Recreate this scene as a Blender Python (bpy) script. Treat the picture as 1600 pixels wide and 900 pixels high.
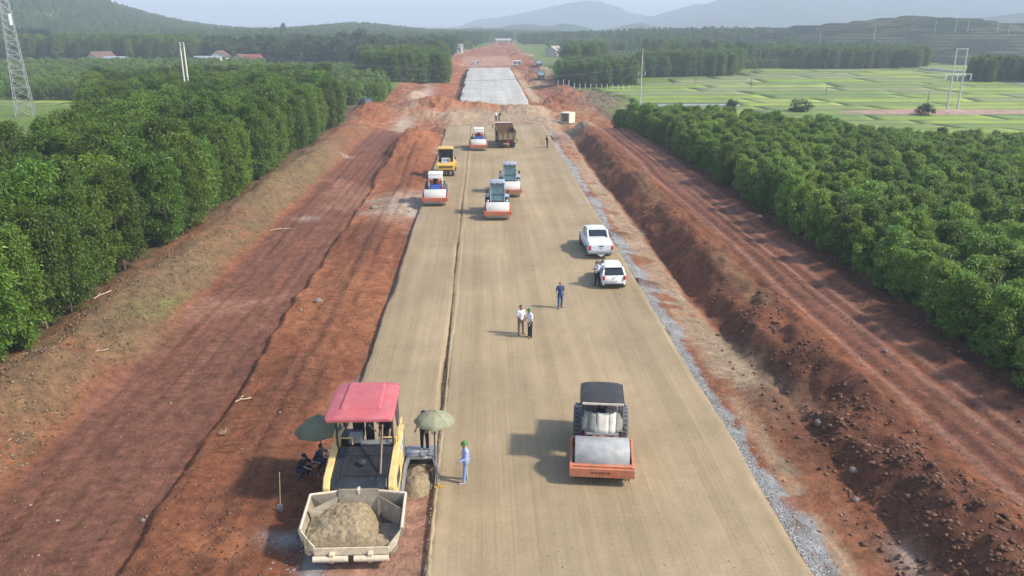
import bpy, bmesh, math, random
import numpy as np
from mathutils import Vector, Matrix, Euler

for o in list(bpy.data.objects):
    bpy.data.objects.remove(o, do_unlink=True)
SC = bpy.context.scene
C = SC.collection
R = math.radians

# ------------------------------------------------------------------ camera
CAM_H = 16.6
FPX = 1240.0
PITCH = math.atan(414.0 / FPX)
YAW = math.atan(47.0 * math.cos(PITCH) / FPX)
cd = bpy.data.cameras.new('camera')
cam = bpy.data.objects.new('camera', cd)
C.objects.link(cam)
cam.location = (0, 0, CAM_H)
cam.rotation_euler = (math.pi / 2 - PITCH, 0, -YAW)
cd.sensor_width = 36
cd.lens = 36 * FPX / 1600
cd.clip_start = 0.1
cd.clip_end = 60000
SC.camera = cam

# ------------------------------------------------------------------ sky and sun
SUN_EL = R(42)
SUN_DIR = Vector((math.cos(SUN_EL) * 0.965, math.cos(SUN_EL) * -0.26, math.sin(SUN_EL))).normalized()
w = bpy.data.worlds.new('World')
SC.world = w
w.use_nodes = True
nt = w.node_tree
bg = nt.nodes['Background']
sky = nt.nodes.new('ShaderNodeTexSky')
sky.sky_type = 'NISHITA'
sky.sun_disc = False
sky.sun_elevation = SUN_EL
sky.sun_rotation = math.atan2(SUN_DIR.x, SUN_DIR.y)
sky.air_density = 1.0
sky.dust_density = 1.0
sky.ozone_density = 1.0
nt.links.new(sky.outputs[0], bg.inputs[0])
bg.inputs[1].default_value = 0.15
sd = bpy.data.lights.new('sun', 'SUN')
sd.energy = 2.95
sd.angle = R(4.0)
sd.color = (1.0, 0.93, 0.82)
sun = bpy.data.objects.new('sun', sd)
C.objects.link(sun)
sun.rotation_euler = SUN_DIR.to_track_quat('Z', 'Y').to_euler()
SC.view_settings.view_transform = 'Standard'
SC.view_settings.look = 'None'
SC.view_settings.exposure = 0.95
SC.view_settings.gamma = 1.0
SC.view_settings.use_curve_mapping = False

# ------------------------------------------------------------------ helpers
CP, SP = math.cos(PITCH), math.sin(PITCH)
CY, SY = math.cos(YAW), math.sin(YAW)
def pix(x, y, z=0.0):
    """photo pixel -> ground point on the level z"""
    a, b = (x - 800) / FPX, -(y - 450) / FPX
    fwd = CP + b * SP
    up = -SP + b * CP
    dx = a * CY + fwd * SY
    dy = -a * SY + fwd * CY
    t = (z - CAM_H) / up
    return dx * t, dy * t
def pixd(x, D):
    """photo column x at distance D along the road -> X"""
    a = (x - 753) / FPX
    return a * (D * CP + 11.0 * SP)

class Noise:
    def __init__(self, seed):
        r = np.random.RandomState(seed)
        self.p = r.permutation(1024)
        self.v = r.rand(1024)
    def __call__(self, x, y):
        x = np.asarray(x, float); y = np.asarray(y, float)
        xi = np.floor(x).astype(int); yi = np.floor(y).astype(int)
        xf = x - xi; yf = y - yi
        u = xf * xf * (3 - 2 * xf); v = yf * yf * (3 - 2 * yf)
        P, V = self.p, self.v
        h = lambda a, b: V[(P[(a) & 1023] + b) & 1023]
        n00 = h(xi, yi); n10 = h(xi + 1, yi); n01 = h(xi, yi + 1); n11 = h(xi + 1, yi + 1)
        return (n00 * (1 - u) + n10 * u) * (1 - v) + (n01 * (1 - u) + n11 * u) * v * 1.0
N1, N2, N3, N4 = Noise(1), Noise(2), Noise(3), Noise(4)
def fbm(x, y, n=4, f=N1, g=0.5):
    s = 0; a = 1; t = 0
    for i in range(n):
        s = s + a * f(x * 2 ** i + 17.3 * i, y * 2 ** i + 9.1 * i); t += a; a *= g
    return s / t * 2 - 1
def sstep(a, b, x):
    t = np.clip((x - a) / (b - a), 0, 1)
    return t * t * (3 - 2 * t)
def lerp(a, b, t): return a + (b - a) * t

def tag(o, label=None, cat=None, group=None, kind=None):
    if label: o['label'] = label
    if cat: o['category'] = cat
    if group: o['group'] = group
    if kind: o['kind'] = kind
    return o
def link(o, parent=None):
    C.objects.link(o)
    if parent: o.parent = parent
    return o
def empty(name, loc=(0, 0, 0), rz=0, parent=None):
    o = bpy.data.objects.new(name, None)
    o.empty_display_size = 0.2
    o.location = loc; o.rotation_euler = (0, 0, rz)
    return link(o, parent)
def thing(name, label, cat, loc=(0, 0, 0), rz=0, group=None):
    return tag(empty(name, loc, rz), label, cat, group)
def copy_tree(o, parent=None):
    c = o.copy(); C.objects.link(c); c.parent = parent
    for ch in list(o.children): copy_tree(ch, c)
    return c
def np_mesh(name, V, F, smooth=False):
    """V (n,3), F (m,k) numpy -> mesh"""
    me = bpy.data.meshes.new(name)
    V = np.asarray(V, np.float32); F = np.asarray(F, np.int32)
    me.vertices.add(len(V)); me.vertices.foreach_set('co', V.ravel())
    k = F.shape[1]
    me.loops.add(F.size); me.loops.foreach_set('vertex_index', F.ravel())
    me.polygons.add(len(F)); me.polygons.foreach_set('loop_start', np.arange(len(F), dtype=np.int32) * k)
    me.update(calc_edges=True)
    if smooth: me.polygons.foreach_set('use_smooth', np.ones(len(F), bool))
    return me
def grid_faces(nx, ny):
    i = np.arange(nx - 1); j = np.arange(ny - 1)
    I, J = np.meshgrid(i, j)
    a = (J * nx + I).ravel()
    return np.stack([a, a + 1, a + nx + 1, a + nx], 1)
def set_col(me, col, name='Col'):
    at = me.color_attributes.new(name, 'FLOAT_COLOR', 'POINT')
    c = np.ones((len(me.vertices), 4), np.float32); c[:, :3] = col
    at.data.foreach_set('color', c.ravel())

class MB:
    """collects shapes into ONE mesh"""
    def __init__(self): self.bm = bmesh.new()
    def _mark(self): return len(self.bm.verts)
    def box(self, cx, cy, cz, sx, sy, sz, rot=None, bev=0.0, seg=2, piv=None):
        b = bmesh.new()
        bmesh.ops.create_cube(b, size=1.0)
        for v in b.verts: v.co = Vector((v.co.x * sx, v.co.y * sy, v.co.z * sz))
        if bev > 0:
            bmesh.ops.bevel(b, geom=list(b.edges), offset=bev, segments=seg, affect='EDGES', profile=0.6)
        m = Matrix.Translation((cx, cy, cz))
        if rot: m = m @ Euler(rot).to_matrix().to_4x4()
        b.transform(m); self._take(b); return self
    def _take(self, b):
        me = bpy.data.meshes.new('t'); b.to_mesh(me); b.free()
        self.bm.from_mesh(me); bpy.data.meshes.remove(me)
    def cyl(self, p0, p1, r0, r1=None, seg=12, cap=True):
        if r1 is None: r1 = r0
        p0, p1 = Vector(p0), Vector(p1)
        d = (p1 - p0)
        q = d.to_track_quat('Z', 'Y').to_matrix()
        bm = self.bm; A = []; B = []
        for i in range(seg):
            a = 2 * math.pi * i / seg
            u = q @ Vector((math.cos(a), math.sin(a), 0))
            A.append(bm.verts.new(p0 + u * r0)); B.append(bm.verts.new(p1 + u * r1))
        for i in range(seg):
            j = (i + 1) % seg
            bm.faces.new((A[i], A[j], B[j], B[i]))
        if cap:
            bm.faces.new(A[::-1]); bm.faces.new(B)
        return self
    def tube(self, pts, r, seg=8):
        for a, b in zip(pts[:-1], pts[1:]): self.cyl(a, b, r, r, seg)
        return self
    def cap(self, p0, p1, r0, r1, seg=10):
        """tapered capsule"""
        p0, p1 = Vector(p0), Vector(p1)
        d = p1 - p0; L = d.length
        q = (d if L > 1e-6 else Vector((0, 0, 1))).to_track_quat('Z', 'Y').to_matrix()
        prof = [(math.sin(t) * r0, -math.cos(t) * r0) for t in (0.35, 0.8, 1.25)] + [(r0, 0)]
        prof += [(r1, L)] + [(math.cos(t) * r1, L + math.sin(t) * r1) for t in (0.35, 0.8, 1.25)]
        self._lathe(prof, p0, q, seg); return self
    def _lathe(self, prof, o, q, seg, close=True):
        bm = self.bm; rings = []
        for r, z in prof:
            rings.append([bm.verts.new(o + q @ Vector((r * math.cos(2 * math.pi * i / seg), r * math.sin(2 * math.pi * i / seg), z))) for i in range(seg)])
        for a, b in zip(rings[:-1], rings[1:]):
            for i in range(seg):
                j = (i + 1) % seg
                bm.faces.new((a[i], a[j], b[j], b[i]))
        if close:
            bm.faces.new(rings[0][::-1]); bm.faces.new(rings[-1])
    def lathe(self, prof, o=(0, 0, 0), axis=(0, 0, 1), seg=20, close=True):
        self._lathe(prof, Vector(o), Vector(axis).to_track_quat('Z', 'Y').to_matrix(), seg, close); return self
    def prism(self, poly, x0, x1, axis='x'):
        """polygon of (a,b) extruded along an axis; for x: (y,z), y: (x,z), z: (x,y)"""
        bm = self.bm
        f = {'x': lambda t, a, b: (t, a, b), 'y': lambda t, a, b: (a, t, b), 'z': lambda t, a, b: (a, b, t)}[axis]
        A = [bm.verts.new(f(x0, a, b)) for a, b in poly]; B = [bm.verts.new(f(x1, a, b)) for a, b in poly]
        n = len(poly)
        for i in range(n):
            j = (i + 1) % n
            bm.faces.new((A[i], A[j], B[j], B[i]))
        bm.faces.new(A[::-1]); bm.faces.new(B)
        return self
    def loft(self, rings, caps=True):
        bm = self.bm
        L = [[bm.verts.new(p) for p in r] for r in rings]
        for a, b in zip(L[:-1], L[1:]):
            n = len(a)
            for i in range(n):
                j = (i + 1) % n
                bm.faces.new((a[i], a[j], b[j], b[i]))
        if caps:
            bm.faces.new(L[0][::-1]); bm.faces.new(L[-1])
        return self
    def quadp(self, a, b, c, d, th=0.02):
        """thin slab from four corners"""
        a, b, c, d = map(Vector, (a, b, c, d))
        n = (b - a).cross(d - a).normalized() * th
        self.loft([[a, b, c, d], [a + n, b + n, c + n, d + n]]); return self
    def ball(self, c, r, sc=(1, 1, 1), seg=10, ring=7):
        c = Vector(c)
        prof = [(math.sin(math.pi * (i + .5) / ring), -math.cos(math.pi * (i + .5) / ring)) for i in range(ring)]
        n0 = len(self.bm.verts)
        self._lathe([(a * r, b * r) for a, b in prof], Vector((0, 0, 0)), Matrix.Identity(3), seg)
        self.bm.verts.ensure_lookup_table()
        for v in self.bm.verts[n0:]:
            v.co = Vector((v.co.x * sc[0], v.co.y * sc[1], v.co.z * sc[2])) + c
        return self
    def build(self, name, mat, parent=None, smooth=False, bev=0.0, auto=None):
        bmesh.ops.recalc_face_normals(self.bm, faces=self.bm.faces)
        me = bpy.data.meshes.new(name); self.bm.to_mesh(me); self.bm.free()
        if smooth: me.polygons.foreach_set('use_smooth', np.ones(len(me.polygons), bool))
        if auto is not None:
            me.polygons.foreach_set('use_smooth', np.ones(len(me.polygons), bool))
            me.set_sharp_from_angle(angle=R(auto))
        me.materials.append(mat)
        o = bpy.data.objects.new(name, me); link(o, parent)
        if bev > 0:
            m = o.modifiers.new('bevel', 'BEVEL'); m.width = bev; m.segments = 2; m.limit_method = 'ANGLE'; m.angle_limit = R(40)
        return o

# ------------------------------------------------------------------ materials
def new_mat(name):
    m = bpy.data.materials.new(name); m.use_nodes = True
    return m, m.node_tree, m.node_tree.nodes['Principled BSDF']
def nd(nt, t, **kw):
    n = nt.nodes.new(t)
    for k, v in kw.items():
        if k.startswith('i_'):
            key = k[2:]
            n.inputs[int(key) if key.isdigit() else key].default_value = v
        else: setattr(n, k, v)
    return n
MATS = {}
def paint(name, col, rough=0.5, metal=0.0, var=0.15, scale=3.0, dirt=0.0, dirtcol=(.30, .22, .14), bump=0.0, bscale=40, spec=0.5):
    """worn procedural surface: base colour with noise, patches of dust"""
    if name in MATS: return MATS[name]
    m, nt, b = new_mat(name)
    tc = nd(nt, 'ShaderNodeTexCoord')
    no = nd(nt, 'ShaderNodeTexNoise', i_Scale=scale, i_Detail=6.0, i_Roughness=0.65)
    nt.links.new(tc.outputs['Object'], no.inputs['Vector'])
    mr = nd(nt, 'ShaderNodeMapRange'); mr.inputs[1].default_value = 0.3; mr.inputs[2].default_value = 0.7
    mr.inputs[3].default_value = 1 - var; mr.inputs[4].default_value = 1 + var
    nt.links.new(no.outputs[0], mr.inputs[0])
    mul = nd(nt, 'ShaderNodeMix', data_type='RGBA', blend_type='MULTIPLY'); mul.inputs[0].default_value = 1
    mul.inputs[6].default_value = (*col, 1)
    cb = nd(nt, 'ShaderNodeCombineColor')
    for i in range(3): nt.links.new(mr.outputs[0], cb.inputs[i])
    nt.links.new(cb.outputs[0], mul.inputs[7])
    out = mul.outputs[2]
    if dirt > 0:
        n2 = nd(nt, 'ShaderNodeTexNoise', i_Scale=scale * 1.7, i_Detail=8.0, i_Roughness=0.7)
        nt.links.new(tc.outputs['Object'], n2.inputs['Vector'])
        r2 = nd(nt, 'ShaderNodeMapRange'); r2.inputs[1].default_value = 0.62 - dirt * .35; r2.inputs[2].default_value = 0.72
        r2.inputs[4].default_value = min(1, dirt + .25)
        nt.links.new(n2.outputs[0], r2.inputs[0])
        mx = nd(nt, 'ShaderNodeMix', data_type='RGBA')
        nt.links.new(r2.outputs[0], mx.inputs[0]); nt.links.new(out, mx.inputs[6]); mx.inputs[7].default_value = (*dirtcol, 1)
        out = mx.outputs[2]
    nt.links.new(out, b.inputs['Base Color'])
    b.inputs['Roughness'].default_value = rough; b.inputs['Metallic'].default_value = metal
    b.inputs['Specular IOR Level'].default_value = spec
    if bump > 0:
        n3 = nd(nt, 'ShaderNodeTexNoise', i_Scale=bscale, i_Detail=5.0)
        nt.links.new(tc.outputs['Object'], n3.inputs['Vector'])
        bp = nd(nt, 'ShaderNodeBump', i_Strength=bump, i_Distance=0.02)
        nt.links.new(n3.outputs[0], bp.inputs['Height']); nt.links.new(bp.outputs[0], b.inputs['Normal'])
    MATS[name] = m
    return m

def leaf_mat(name, dark, light, rough=0.45, trans=0.32):
    m, nt, b = new_mat(name)
    geo = nd(nt, 'ShaderNodeNewGeometry'); oi = nd(nt, 'ShaderNodeObjectInfo')
    mx = nd(nt, 'ShaderNodeMix', data_type='RGBA')
    mx.inputs[6].default_value = (*dark, 1); mx.inputs[7].default_value = (*light, 1)
    nt.links.new(geo.outputs['Random Per Island'], mx.inputs[0])
    hs = nd(nt, 'ShaderNodeHueSaturation')
    mr = nd(nt, 'ShaderNodeMapRange'); mr.inputs[3].default_value = 0.66; mr.inputs[4].default_value = 1.40
    nt.links.new(oi.outputs['Random'], mr.inputs[0]); nt.links.new(mr.outputs[0], hs.inputs['Value'])
    m2 = nd(nt, 'ShaderNodeMath', operation='MULTIPLY'); m2.inputs[1].default_value = 7.31
    m3 = nd(nt, 'ShaderNodeMath', operation='FRACT')
    nt.links.new(oi.outputs['Random'], m2.inputs[0]); nt.links.new(m2.outputs[0], m3.inputs[0])
    r2 = nd(nt, 'ShaderNodeMapRange'); r2.inputs[3].default_value = 0.485; r2.inputs[4].default_value = 0.515
    nt.links.new(m3.outputs[0], r2.inputs[0]); nt.links.new(r2.outputs[0], hs.inputs['Hue'])
    nt.links.new(mx.outputs[2], hs.inputs['Color'])
    nt.links.new(hs.outputs[0], b.inputs['Base Color'])
    b.inputs['Roughness'].default_value = rough
    b.inputs['Specular IOR Level'].default_value = 0.35
    tr = nd(nt, 'ShaderNodeBsdfTranslucent')
    nt.links.new(hs.outputs[0], tr.inputs[0])
    ms = nd(nt, 'ShaderNodeMixShader'); ms.inputs[0].default_value = trans
    out = nt.nodes['Material Output']
    nt.links.new(b.outputs[0], ms.inputs[1]); nt.links.new(tr.outputs[0], ms.inputs[2]); nt.links.new(ms.outputs[0], out.inputs[0])
    MATS[name] = m
    return m
# ------------------------------------------------------------------ terrain shape
XL, XR, XS = -6.05, 10.3, -2.05        # road edges and the seam between the lanes
ROAD_END = 138.0
LANE_START = 27.6                       # where the paver has laid the left lane
PX = np.array([-80, -26, -23.5, -22, -20.6, -18.9, -18.4, -12.3, -11.9, -9.2, -7.0, -6.2, -5.9, 10.2, 10.5, 11.0, 12.2, 13.1, 13.9, 15.9, 16.6, 17.6, 18.5, 22.3, 23.0, 24.2, 26, 80])
PZ = np.array([0.4, 0.5, 0.75, 0.95, 0.55, -0.35, -0.55, -0.62, -0.15, -0.08, -0.22, -0.30, -0.22, -0.22, -0.26, -0.40, -0.62, -0.72, -0.95, 1.0, 1.25, 1.0, 0.62, 0.68, 1.0, 0.75, 0.6, 0.4])
PX2 = np.array([11.5, 12.2, 13.2, 14.2, 15.0, 15.8, 16.6, 17.4, 18.2, 19])
PZ2 = np.array([-.5, -.58, -.60, -.50, 0.05, .35, .75, .85, .68, .66])
def bump(X, Y, cx, cy, sx, sy, h, p=1.0):
    return h * np.exp(-(np.abs((X - cx) / sx) ** 2 + np.abs((Y - cy) / sy) ** 2) ** p)
MOUNDS = []   # cx, cy, sx, sy, h, colour key
def mound(px, py, sx, sy, h, key, z=0): 
    a = pix(px, py, z); MOUNDS.append((a[0], a[1], sx, sy, h, key))
mound(672, 160, 4.5, 9, 2.6, 'orange'); mound(655, 172, 3.5, 6, 1.6, 'orange'); mound(700, 165, 4, 5, 1.3, 'orange')
mound(590, 178, 4.5, 7, 2.0, 'red'); mound(610, 168, 4, 6, 1.2, 'bank')
mound(740, 164, 5, 4, 1.3, 'orange'); mound(790, 165, 6, 4, .8, 'orange'); mound(850, 160, 5, 6, 1.6, 'red'); mound(872, 150, 4, 8, 1.6, 'red'); mound(832, 168, 5, 5, 0.9, 'tan')
mound(695, 176, 5, 5, .8, 'tan'); mound(745, 176, 6, 3, .35, 'tan'); mound(860, 182, 4, 6, .7, 'tan')
mound(632, 222, 1.6, 10, 1.3, 'red'); mound(660, 215, 2.0, 8, 1.0, 'orange'); mound(652, 240, 2.0, 9, .6, 'red')
mound(615, 238, 1.1, 4, .9, 'dark'); mound(598, 262, 1.0, 6, .5, 'dark')
mound(95, 600, 1.5, 1.8, .9, 'bank'); mound(40, 640, 1.8, 2.2, .7, 'bank'); mound(210, 530, 1.3, 3, .5, 'bank'); mound(300, 420, 1.4, 5, .5, 'bank'); mound(420, 310, 1.6, 8, .7, 'bank'); mound(500, 250, 1.8, 10, .9, 'bank')
mound(930, 150, 6, 20, 1.8, 'brush'); mound(905, 205, 3, 5, .6, 'tan')
mound(880, 215, 2.2, 5, .6, 'brush')
for q, (a, b) in enumerate([(1010, 437), (975, 362)]): mound(a, b, 1.2, .8, .4, 'dark')
for q, (a, b) in enumerate([(1180, 520), (1240, 560), (1290, 660), (1210, 600), (1400, 720), (1470, 800), (1350, 620), (1550, 880)]):
    MOUNDS.append((pix(a, b, .5)[0], pix(a, b, .5)[1], 1.1 + .3 * (q % 3), 2.0, .45, 'dark'))
rgm = random.Random(4)
for q in range(26):    # heaps along the corridor far away
    y = rgm.uniform(200, 520); x = rgm.choice((-1, 1)) * rgm.uniform(14, 24) + 2
    MOUNDS.append((x, y, rgm.uniform(2, 4), rgm.uniform(4, 12), rgm.uniform(.5, 1.6), rgm.choice(('red', 'orange', 'tan'))))

def base_height(X, Y):
    """large shape of the land away from the works"""
    z = np.zeros_like(X)
    z = z + bump(X, Y, -560, 800, 165, 260, 96)              # the wooded hill
    z = z + bump(X, Y, -420, 700, 120, 160, 12)
    z = z + bump(X, Y, -200, 640, 160, 120, 3)
    z = z + bump(X, Y, -135, 900, 60, 160, 9)
    z = z + bump(X, Y, 190, 610, 130, 130, 8)
    z = z + 1.0 * fbm(X / 90, Y / 90, 3, N3) * sstep(300, 450, Y)
    return z
def height(X, Y, fine=True):
    nb = fbm(X / 3.1, Y / 7.0, 4, N1)
    nf = fbm(X / 0.8, Y / 0.9, 4, N2)
    wob = 0.5 * fbm(X * 0 + 3.3, Y / 9.0, 3, N3)
    prof = np.interp(X + wob * sstep(12.2, 14, X) * (1 - sstep(19, 22, X)) + (wob * .9 + .35 * fbm(X * 0 + 8.1, Y / 1.7, 3, N4)) * (1 - sstep(-12.3, -11.3, X)), PX, PZ)
    nearf = 1 - sstep(40, 54, Y)
    prof = lerp(prof, np.interp(X + wob, PX2, PZ2), nearf * sstep(11.5, 12.5, X) * (1 - sstep(18.0, 18.6, X)))
    bank = sstep(13.2, 14.5, X) * (1 - sstep(17.6, 18.6, X))
    prof = prof * (1 + bank * .6 * fbm(X * 0 + 1.7, Y / 6.0, 4, N4, .6))
    # fade the works' cross-section out to the valley beyond the end of the new road
    k = sstep(ROAD_END - 14, ROAD_END + 8, Y)
    far = np.interp(X, [-40, -24, -17, -9, -6.5, 11.5, 14, 26, 34, 200], [-.3, .3, -1.2, -1.4, -.95, -.95, -1.6, -1.5, -1.7, -1.7])
    far = lerp(far, np.interp(X, [-40, -26, -20, -7.5, -6, 12, 14.5, 22, 30, 200], [-.6, 0.2, -.6, -2.2, -1.6, -1.6, -2.4, -1.7, -1.7, -1.7]), sstep(170, 185, Y))
    far = lerp(far, np.interp(X, [-40, -22, 24, 34, 200], [-.6, -.4, -.4, -1.5, -1.7]), sstep(300, 330, Y))
    z = lerp(prof, far, k)
    out = sstep(24, 34, np.abs(X - 1.5))
    z = z + base_height(X, Y)
    # the right-hand paddies and the left-hand paddies are lower
    z = z - 1.6 * sstep(44, 56, X) * sstep(60, 110, Y) * (1 - k) - 1.2 * sstep(44, 60, -X) * sstep(50, 90, Y) * (1 - k)
    corr = 1 - out
    inroad = (X > XL - .1) & (X < XR + .1) & (Y < ROAD_END + 1)
    haulL = sstep(-18.6, -18.0, X) * (1 - sstep(-12.6, -12.1, X))
    haulR = sstep(18.2, 19.0, X) * (1 - sstep(22.0, 22.6, X))
    ro = np.maximum(haulL, haulR) * (1 - k)
    bermL = sstep(-12.2, -11.6, X) * (1 - sstep(-7.2, -6.4, X))
    rough = .10 + .0 * X
    rough = rough + (.46 + .14 * nearf) * bank + .26 * sstep(18.7, 20.0, -X) + .20 * bermL + .10 * sstep(22.3, 23, X)
    rough = rough * (1 - ro * .8) + .25 * k * corr
    z = z + rough * nb * corr * np.where(inroad, .05, 1) + rough * .42 * nf * corr * np.where(inroad, .1, 1)
    # ruts along the haul roads
    ruts = np.zeros_like(X)
    for x0, a in ((-17.2, .05), (-15.0, .05), (-13.2, .04), (19.2, .10), (20.3, .07), (21.2, .11), (17.7, .06), (-9.6, .06), (-8.4, .05)):
        xx = X - x0 - .35 * fbm(Y / 14.0, X * 0 + x0, 2, N2)
        ruts = ruts - a * np.exp(-(xx / .24) ** 2) + a * .5 * np.exp(-((np.abs(xx) - .42) / .15) ** 2)
    z = z + ruts * (1 - k)
    for cx, cy, sx, sy, h, key in MOUNDS:
        m = (np.abs(X - cx) < 3 * sx) & (np.abs(Y - cy) < 3 * sy)
        if m.any():
            b = bump(X[m], Y[m], cx, cy, sx, sy, h, 1.0)
            z[m] += b * (1 + .45 * fbm(X[m] / 1.6, Y[m] / 2.2, 4, N4)) * np.where(inroad[m], 0, 1)
    return z

COL = dict(red=(.250, .090, .042), orange=(.340, .134, .058), tan=(.375, .275, .175), bank=(.185, .120, .062), haul=(.188, .080, .050), dark=(.132, .056, .032),
           grey=(.29, .285, .27), grass=(.12, .17, .035), floor=(.14, .085, .045), brush=(.22, .145, .10), salmon=(.38, .205, .135), field=(.13, .19, .035), pale=(.42, .34, .26))
COL = {k: np.array(v) for k, v in COL.items()}
def ground_colour(X, Y):
    n = len(X)
    wv = fbm(X / 2.3, Y / 3.5, 5, N3, .6); w2 = fbm(X / .7, Y / .9, 4, N4); w3 = fbm(X / 9, Y / 16, 3, N2)
    st = fbm(X / .22, Y / 9.0, 3, N1)                      # streaks along the travel direction
    Xw = X + .55 * wv
    c = np.empty((n, 3)); c[:] = COL['floor']
    def mix(mask, key):
        nonlocal c
        col = COL[key] if isinstance(key, str) else key
        c = c * (1 - mask[:, None]) + col * mask[:, None]
    cc = 17 * sstep(430, 660, Y); hwf = 1 - .62 * sstep(440, 640, Y)
    Xc = (Xw - cc) / hwf
    corr = sstep(-24.2, -23.2, Xc) * (1 - sstep(24.2, 25.4, Xc)) * (1 - sstep(760, 800, Y))
    grassy = (1 - corr) * sstep(150, 200, Y)
    mix(grassy * .9, 'grass')
    mix(corr, 'red')
    k = sstep(ROAD_END - 4, ROAD_END + 4, Y + 3 * wv)
    near = 1 - k
    mix(near * sstep(18.5, 19.4, -Xw) * corr, 'bank')
    mix(near * sstep(18.5, 19.4, -Xw) * corr * sstep(.10, .55, w3 * .5 + .6 * wv + .3 * w2) * .4, 'grass')
    mix(near * sstep(18.5, 19.4, -Xw) * corr * sstep(-.05, .4, -w3 + .5 * w2) * .65, 'red')
    hl = near * sstep(12.2, 12.5, -X - .12 * wv) * (1 - sstep(18.2, 18.9, -Xw))
    mix(hl, 'haul'); mix(hl * sstep(.1, .6, st + w3 * .7) * .35, 'red'); mix(hl * sstep(.25, .6, w3 + .4 * wv) * .4, 'salmon')
    bl = near * sstep(5.7, 6.1, -X) * (1 - sstep(12.1, 12.4, -X - .12 * wv))
    mix(bl * sstep(-.1, .5, w3 + .7 * wv) * .85, 'orange'); mix(bl * sstep(0.0, .5, -w3 + .5 * st) * .6, 'dark')
    dk = bl * np.exp(-((X + 9.2 + .5 * wv) / 1.1) ** 2); mix(dk * .45, 'dark')
    mix(bl * sstep(.28, .5, wv + .3 * w2) * sstep(5.9, 6.3, -X) * (1 - sstep(6.7, 7.6, -X)) * .6, 'grey')
    # right shoulder: crushed stone, then pale soil, then red banks
    gw = 11.75 + .45 * wv + .5 * fbm(X * 0, Y / 2.1, 2, N2)
    gs = near * sstep(10.1, 10.2, X) * (1 - sstep(gw - .5, gw - .15, X))
    pl = near * sstep(11.2, 11.9, X) * (1 - sstep(13.2, 13.9, Xw))
    mix(pl * .85, 'tan'); mix(pl * sstep(.15, .5, w3 + .5 * w2) * .55, 'orange'); mix(pl * sstep(.1, .45, wv) * .5, 'pale')
    mix(gs * sstep(-.45, -.05, w2 + .6 * wv + .15), 'grey')
    patch = near * sstep(10.7, 11.2, X) * (1 - sstep(12.6, 13.4, X)) * sstep(.22, .4, fbm(X / 3, Y / 1.5, 3, N4)); mix(patch * .8, 'red')
    bk = near * sstep(13.4, 14.0, Xw) * (1 - sstep(17.8, 18.6, Xw)); mix(bk * .6, 'dark'); mix(bk * sstep(.0, .5, wv + .3 * w2) * .6, 'red')
    cr = near * np.exp(-((Xw - 16.6) / .8) ** 2) * sstep(-.1, .35, w3 + .4 * w2); mix(cr * .6, 'bank')
    hr = near * sstep(18.0, 18.7, Xw) * (1 - sstep(22.4, 23.0, Xw)); mix(hr, 'haul'); mix(hr * sstep(-.1, .45, st + .3 * wv) * .55, 'red'); mix(hr * sstep(.25, .5, st - .3 * wv) * .4, 'dark')
    for x0 in (18.7, 20.75, 21.9): mix(near * np.exp(-((X - x0 - .35 * fbm(Y / 14.0, X * 0 + 19.2, 2, N2)) / .22) ** 2) * .5, 'salmon')
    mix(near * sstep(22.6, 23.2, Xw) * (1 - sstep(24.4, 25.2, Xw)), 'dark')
    # near right: flat red-brown ground beside the stone, pale slide of soil
    nr = sstep(11.9, 12.5, Xw) * (1 - sstep(14.2, 15.2, Xw)) * (1 - sstep(30, 35, Y + 2 * wv)); mix(nr * .85, 'red')
    a = pix(1155, 570, -.4); sl = np.exp(-(((X - a[0] + .14 * (Y - a[1])) / 1.35) ** 2 + ((Y - a[1]) / 6.0) ** 2) ** 2); mix(sl * .9 * sstep(-.6, .1, wv + .5 * w2 + .2), 'tan')
    a = pix(1420, 860, .0); mix(np.exp(-(((X - a[0]) / .5) ** 2 + ((Y - a[1]) / 1.2) ** 2)) * .8, 'pale')
    # lane waiting for the paver: salmon base with grey stone at its edge
    ln = sstep(XL - .2, XL + .1, X) * (1 - sstep(XS + .2, XS + .4, X)) * near; mix(ln, 'salmon')
    mix(ln * sstep(-.1, .3, wv + .8 - (X - XL) * .9) * .8, 'grey')
    mix(sstep(-6.9, -6.4, X) * (1 - sstep(-6.1, -5.7, X)) * sstep(.1, .4, wv) * near * .6, 'grey')
    a = pix(445, 835); mix(np.exp(-(((X - a[0]) / 1.0) ** 2 + ((Y - a[1]) / .45) ** 2)) * sstep(-.3, .3, w2 + .4), 'grey')
    a = pix(350, 860, -.4); mix(np.exp(-(((X - a[0]) / 1.6) ** 2 + ((Y - a[1]) / .8) ** 2) ** 2) * sstep(-.4, .1, w2) * .8, 'orange')
    a = pix(640, 320, -.2); mix(np.exp(-(((X - a[0]) / 3.2) ** 2 + ((Y - a[1]) / 6) ** 2) ** 1.5) * .8, 'pale')
    for px_, py_ in ((540, 246), (578, 338), (585, 318), (480, 340)):
        a = pix(px_, py_, -.5); mix(np.exp(-(((X - a[0]) / 1.1) ** 2 + ((Y - a[1]) / 1.0) ** 2)) * .6, 'pale')
    # beyond the end of the road: pale and red earth
    fr = k * corr
    mix(fr * sstep(-.3, .3, w3 + .4 * wv) * .6, 'orange')
    mix(fr * sstep(-9, -5, X) * (1 - sstep(11, 16, X)) * (1 - sstep(168, 178, Y)) * .85, 'tan')
    mix(fr * sstep(-9, -5, X) * (1 - sstep(11, 16, X)) * (1 - sstep(168, 178, Y)) * sstep(.1, .5, wv + .5 * w2) * .5, 'orange')
    mix(fr * sstep(11, 12.5, X) * (1 - sstep(14, 17, X)) * sstep(178, 190, Y) * (1 - sstep(300, 330, Y)) * .8, 'tan')
    mix(fr * np.exp(-((Xw + 15 + (Y - 190) * .012) / 1.8) ** 2) * .8, 'pale')
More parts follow.
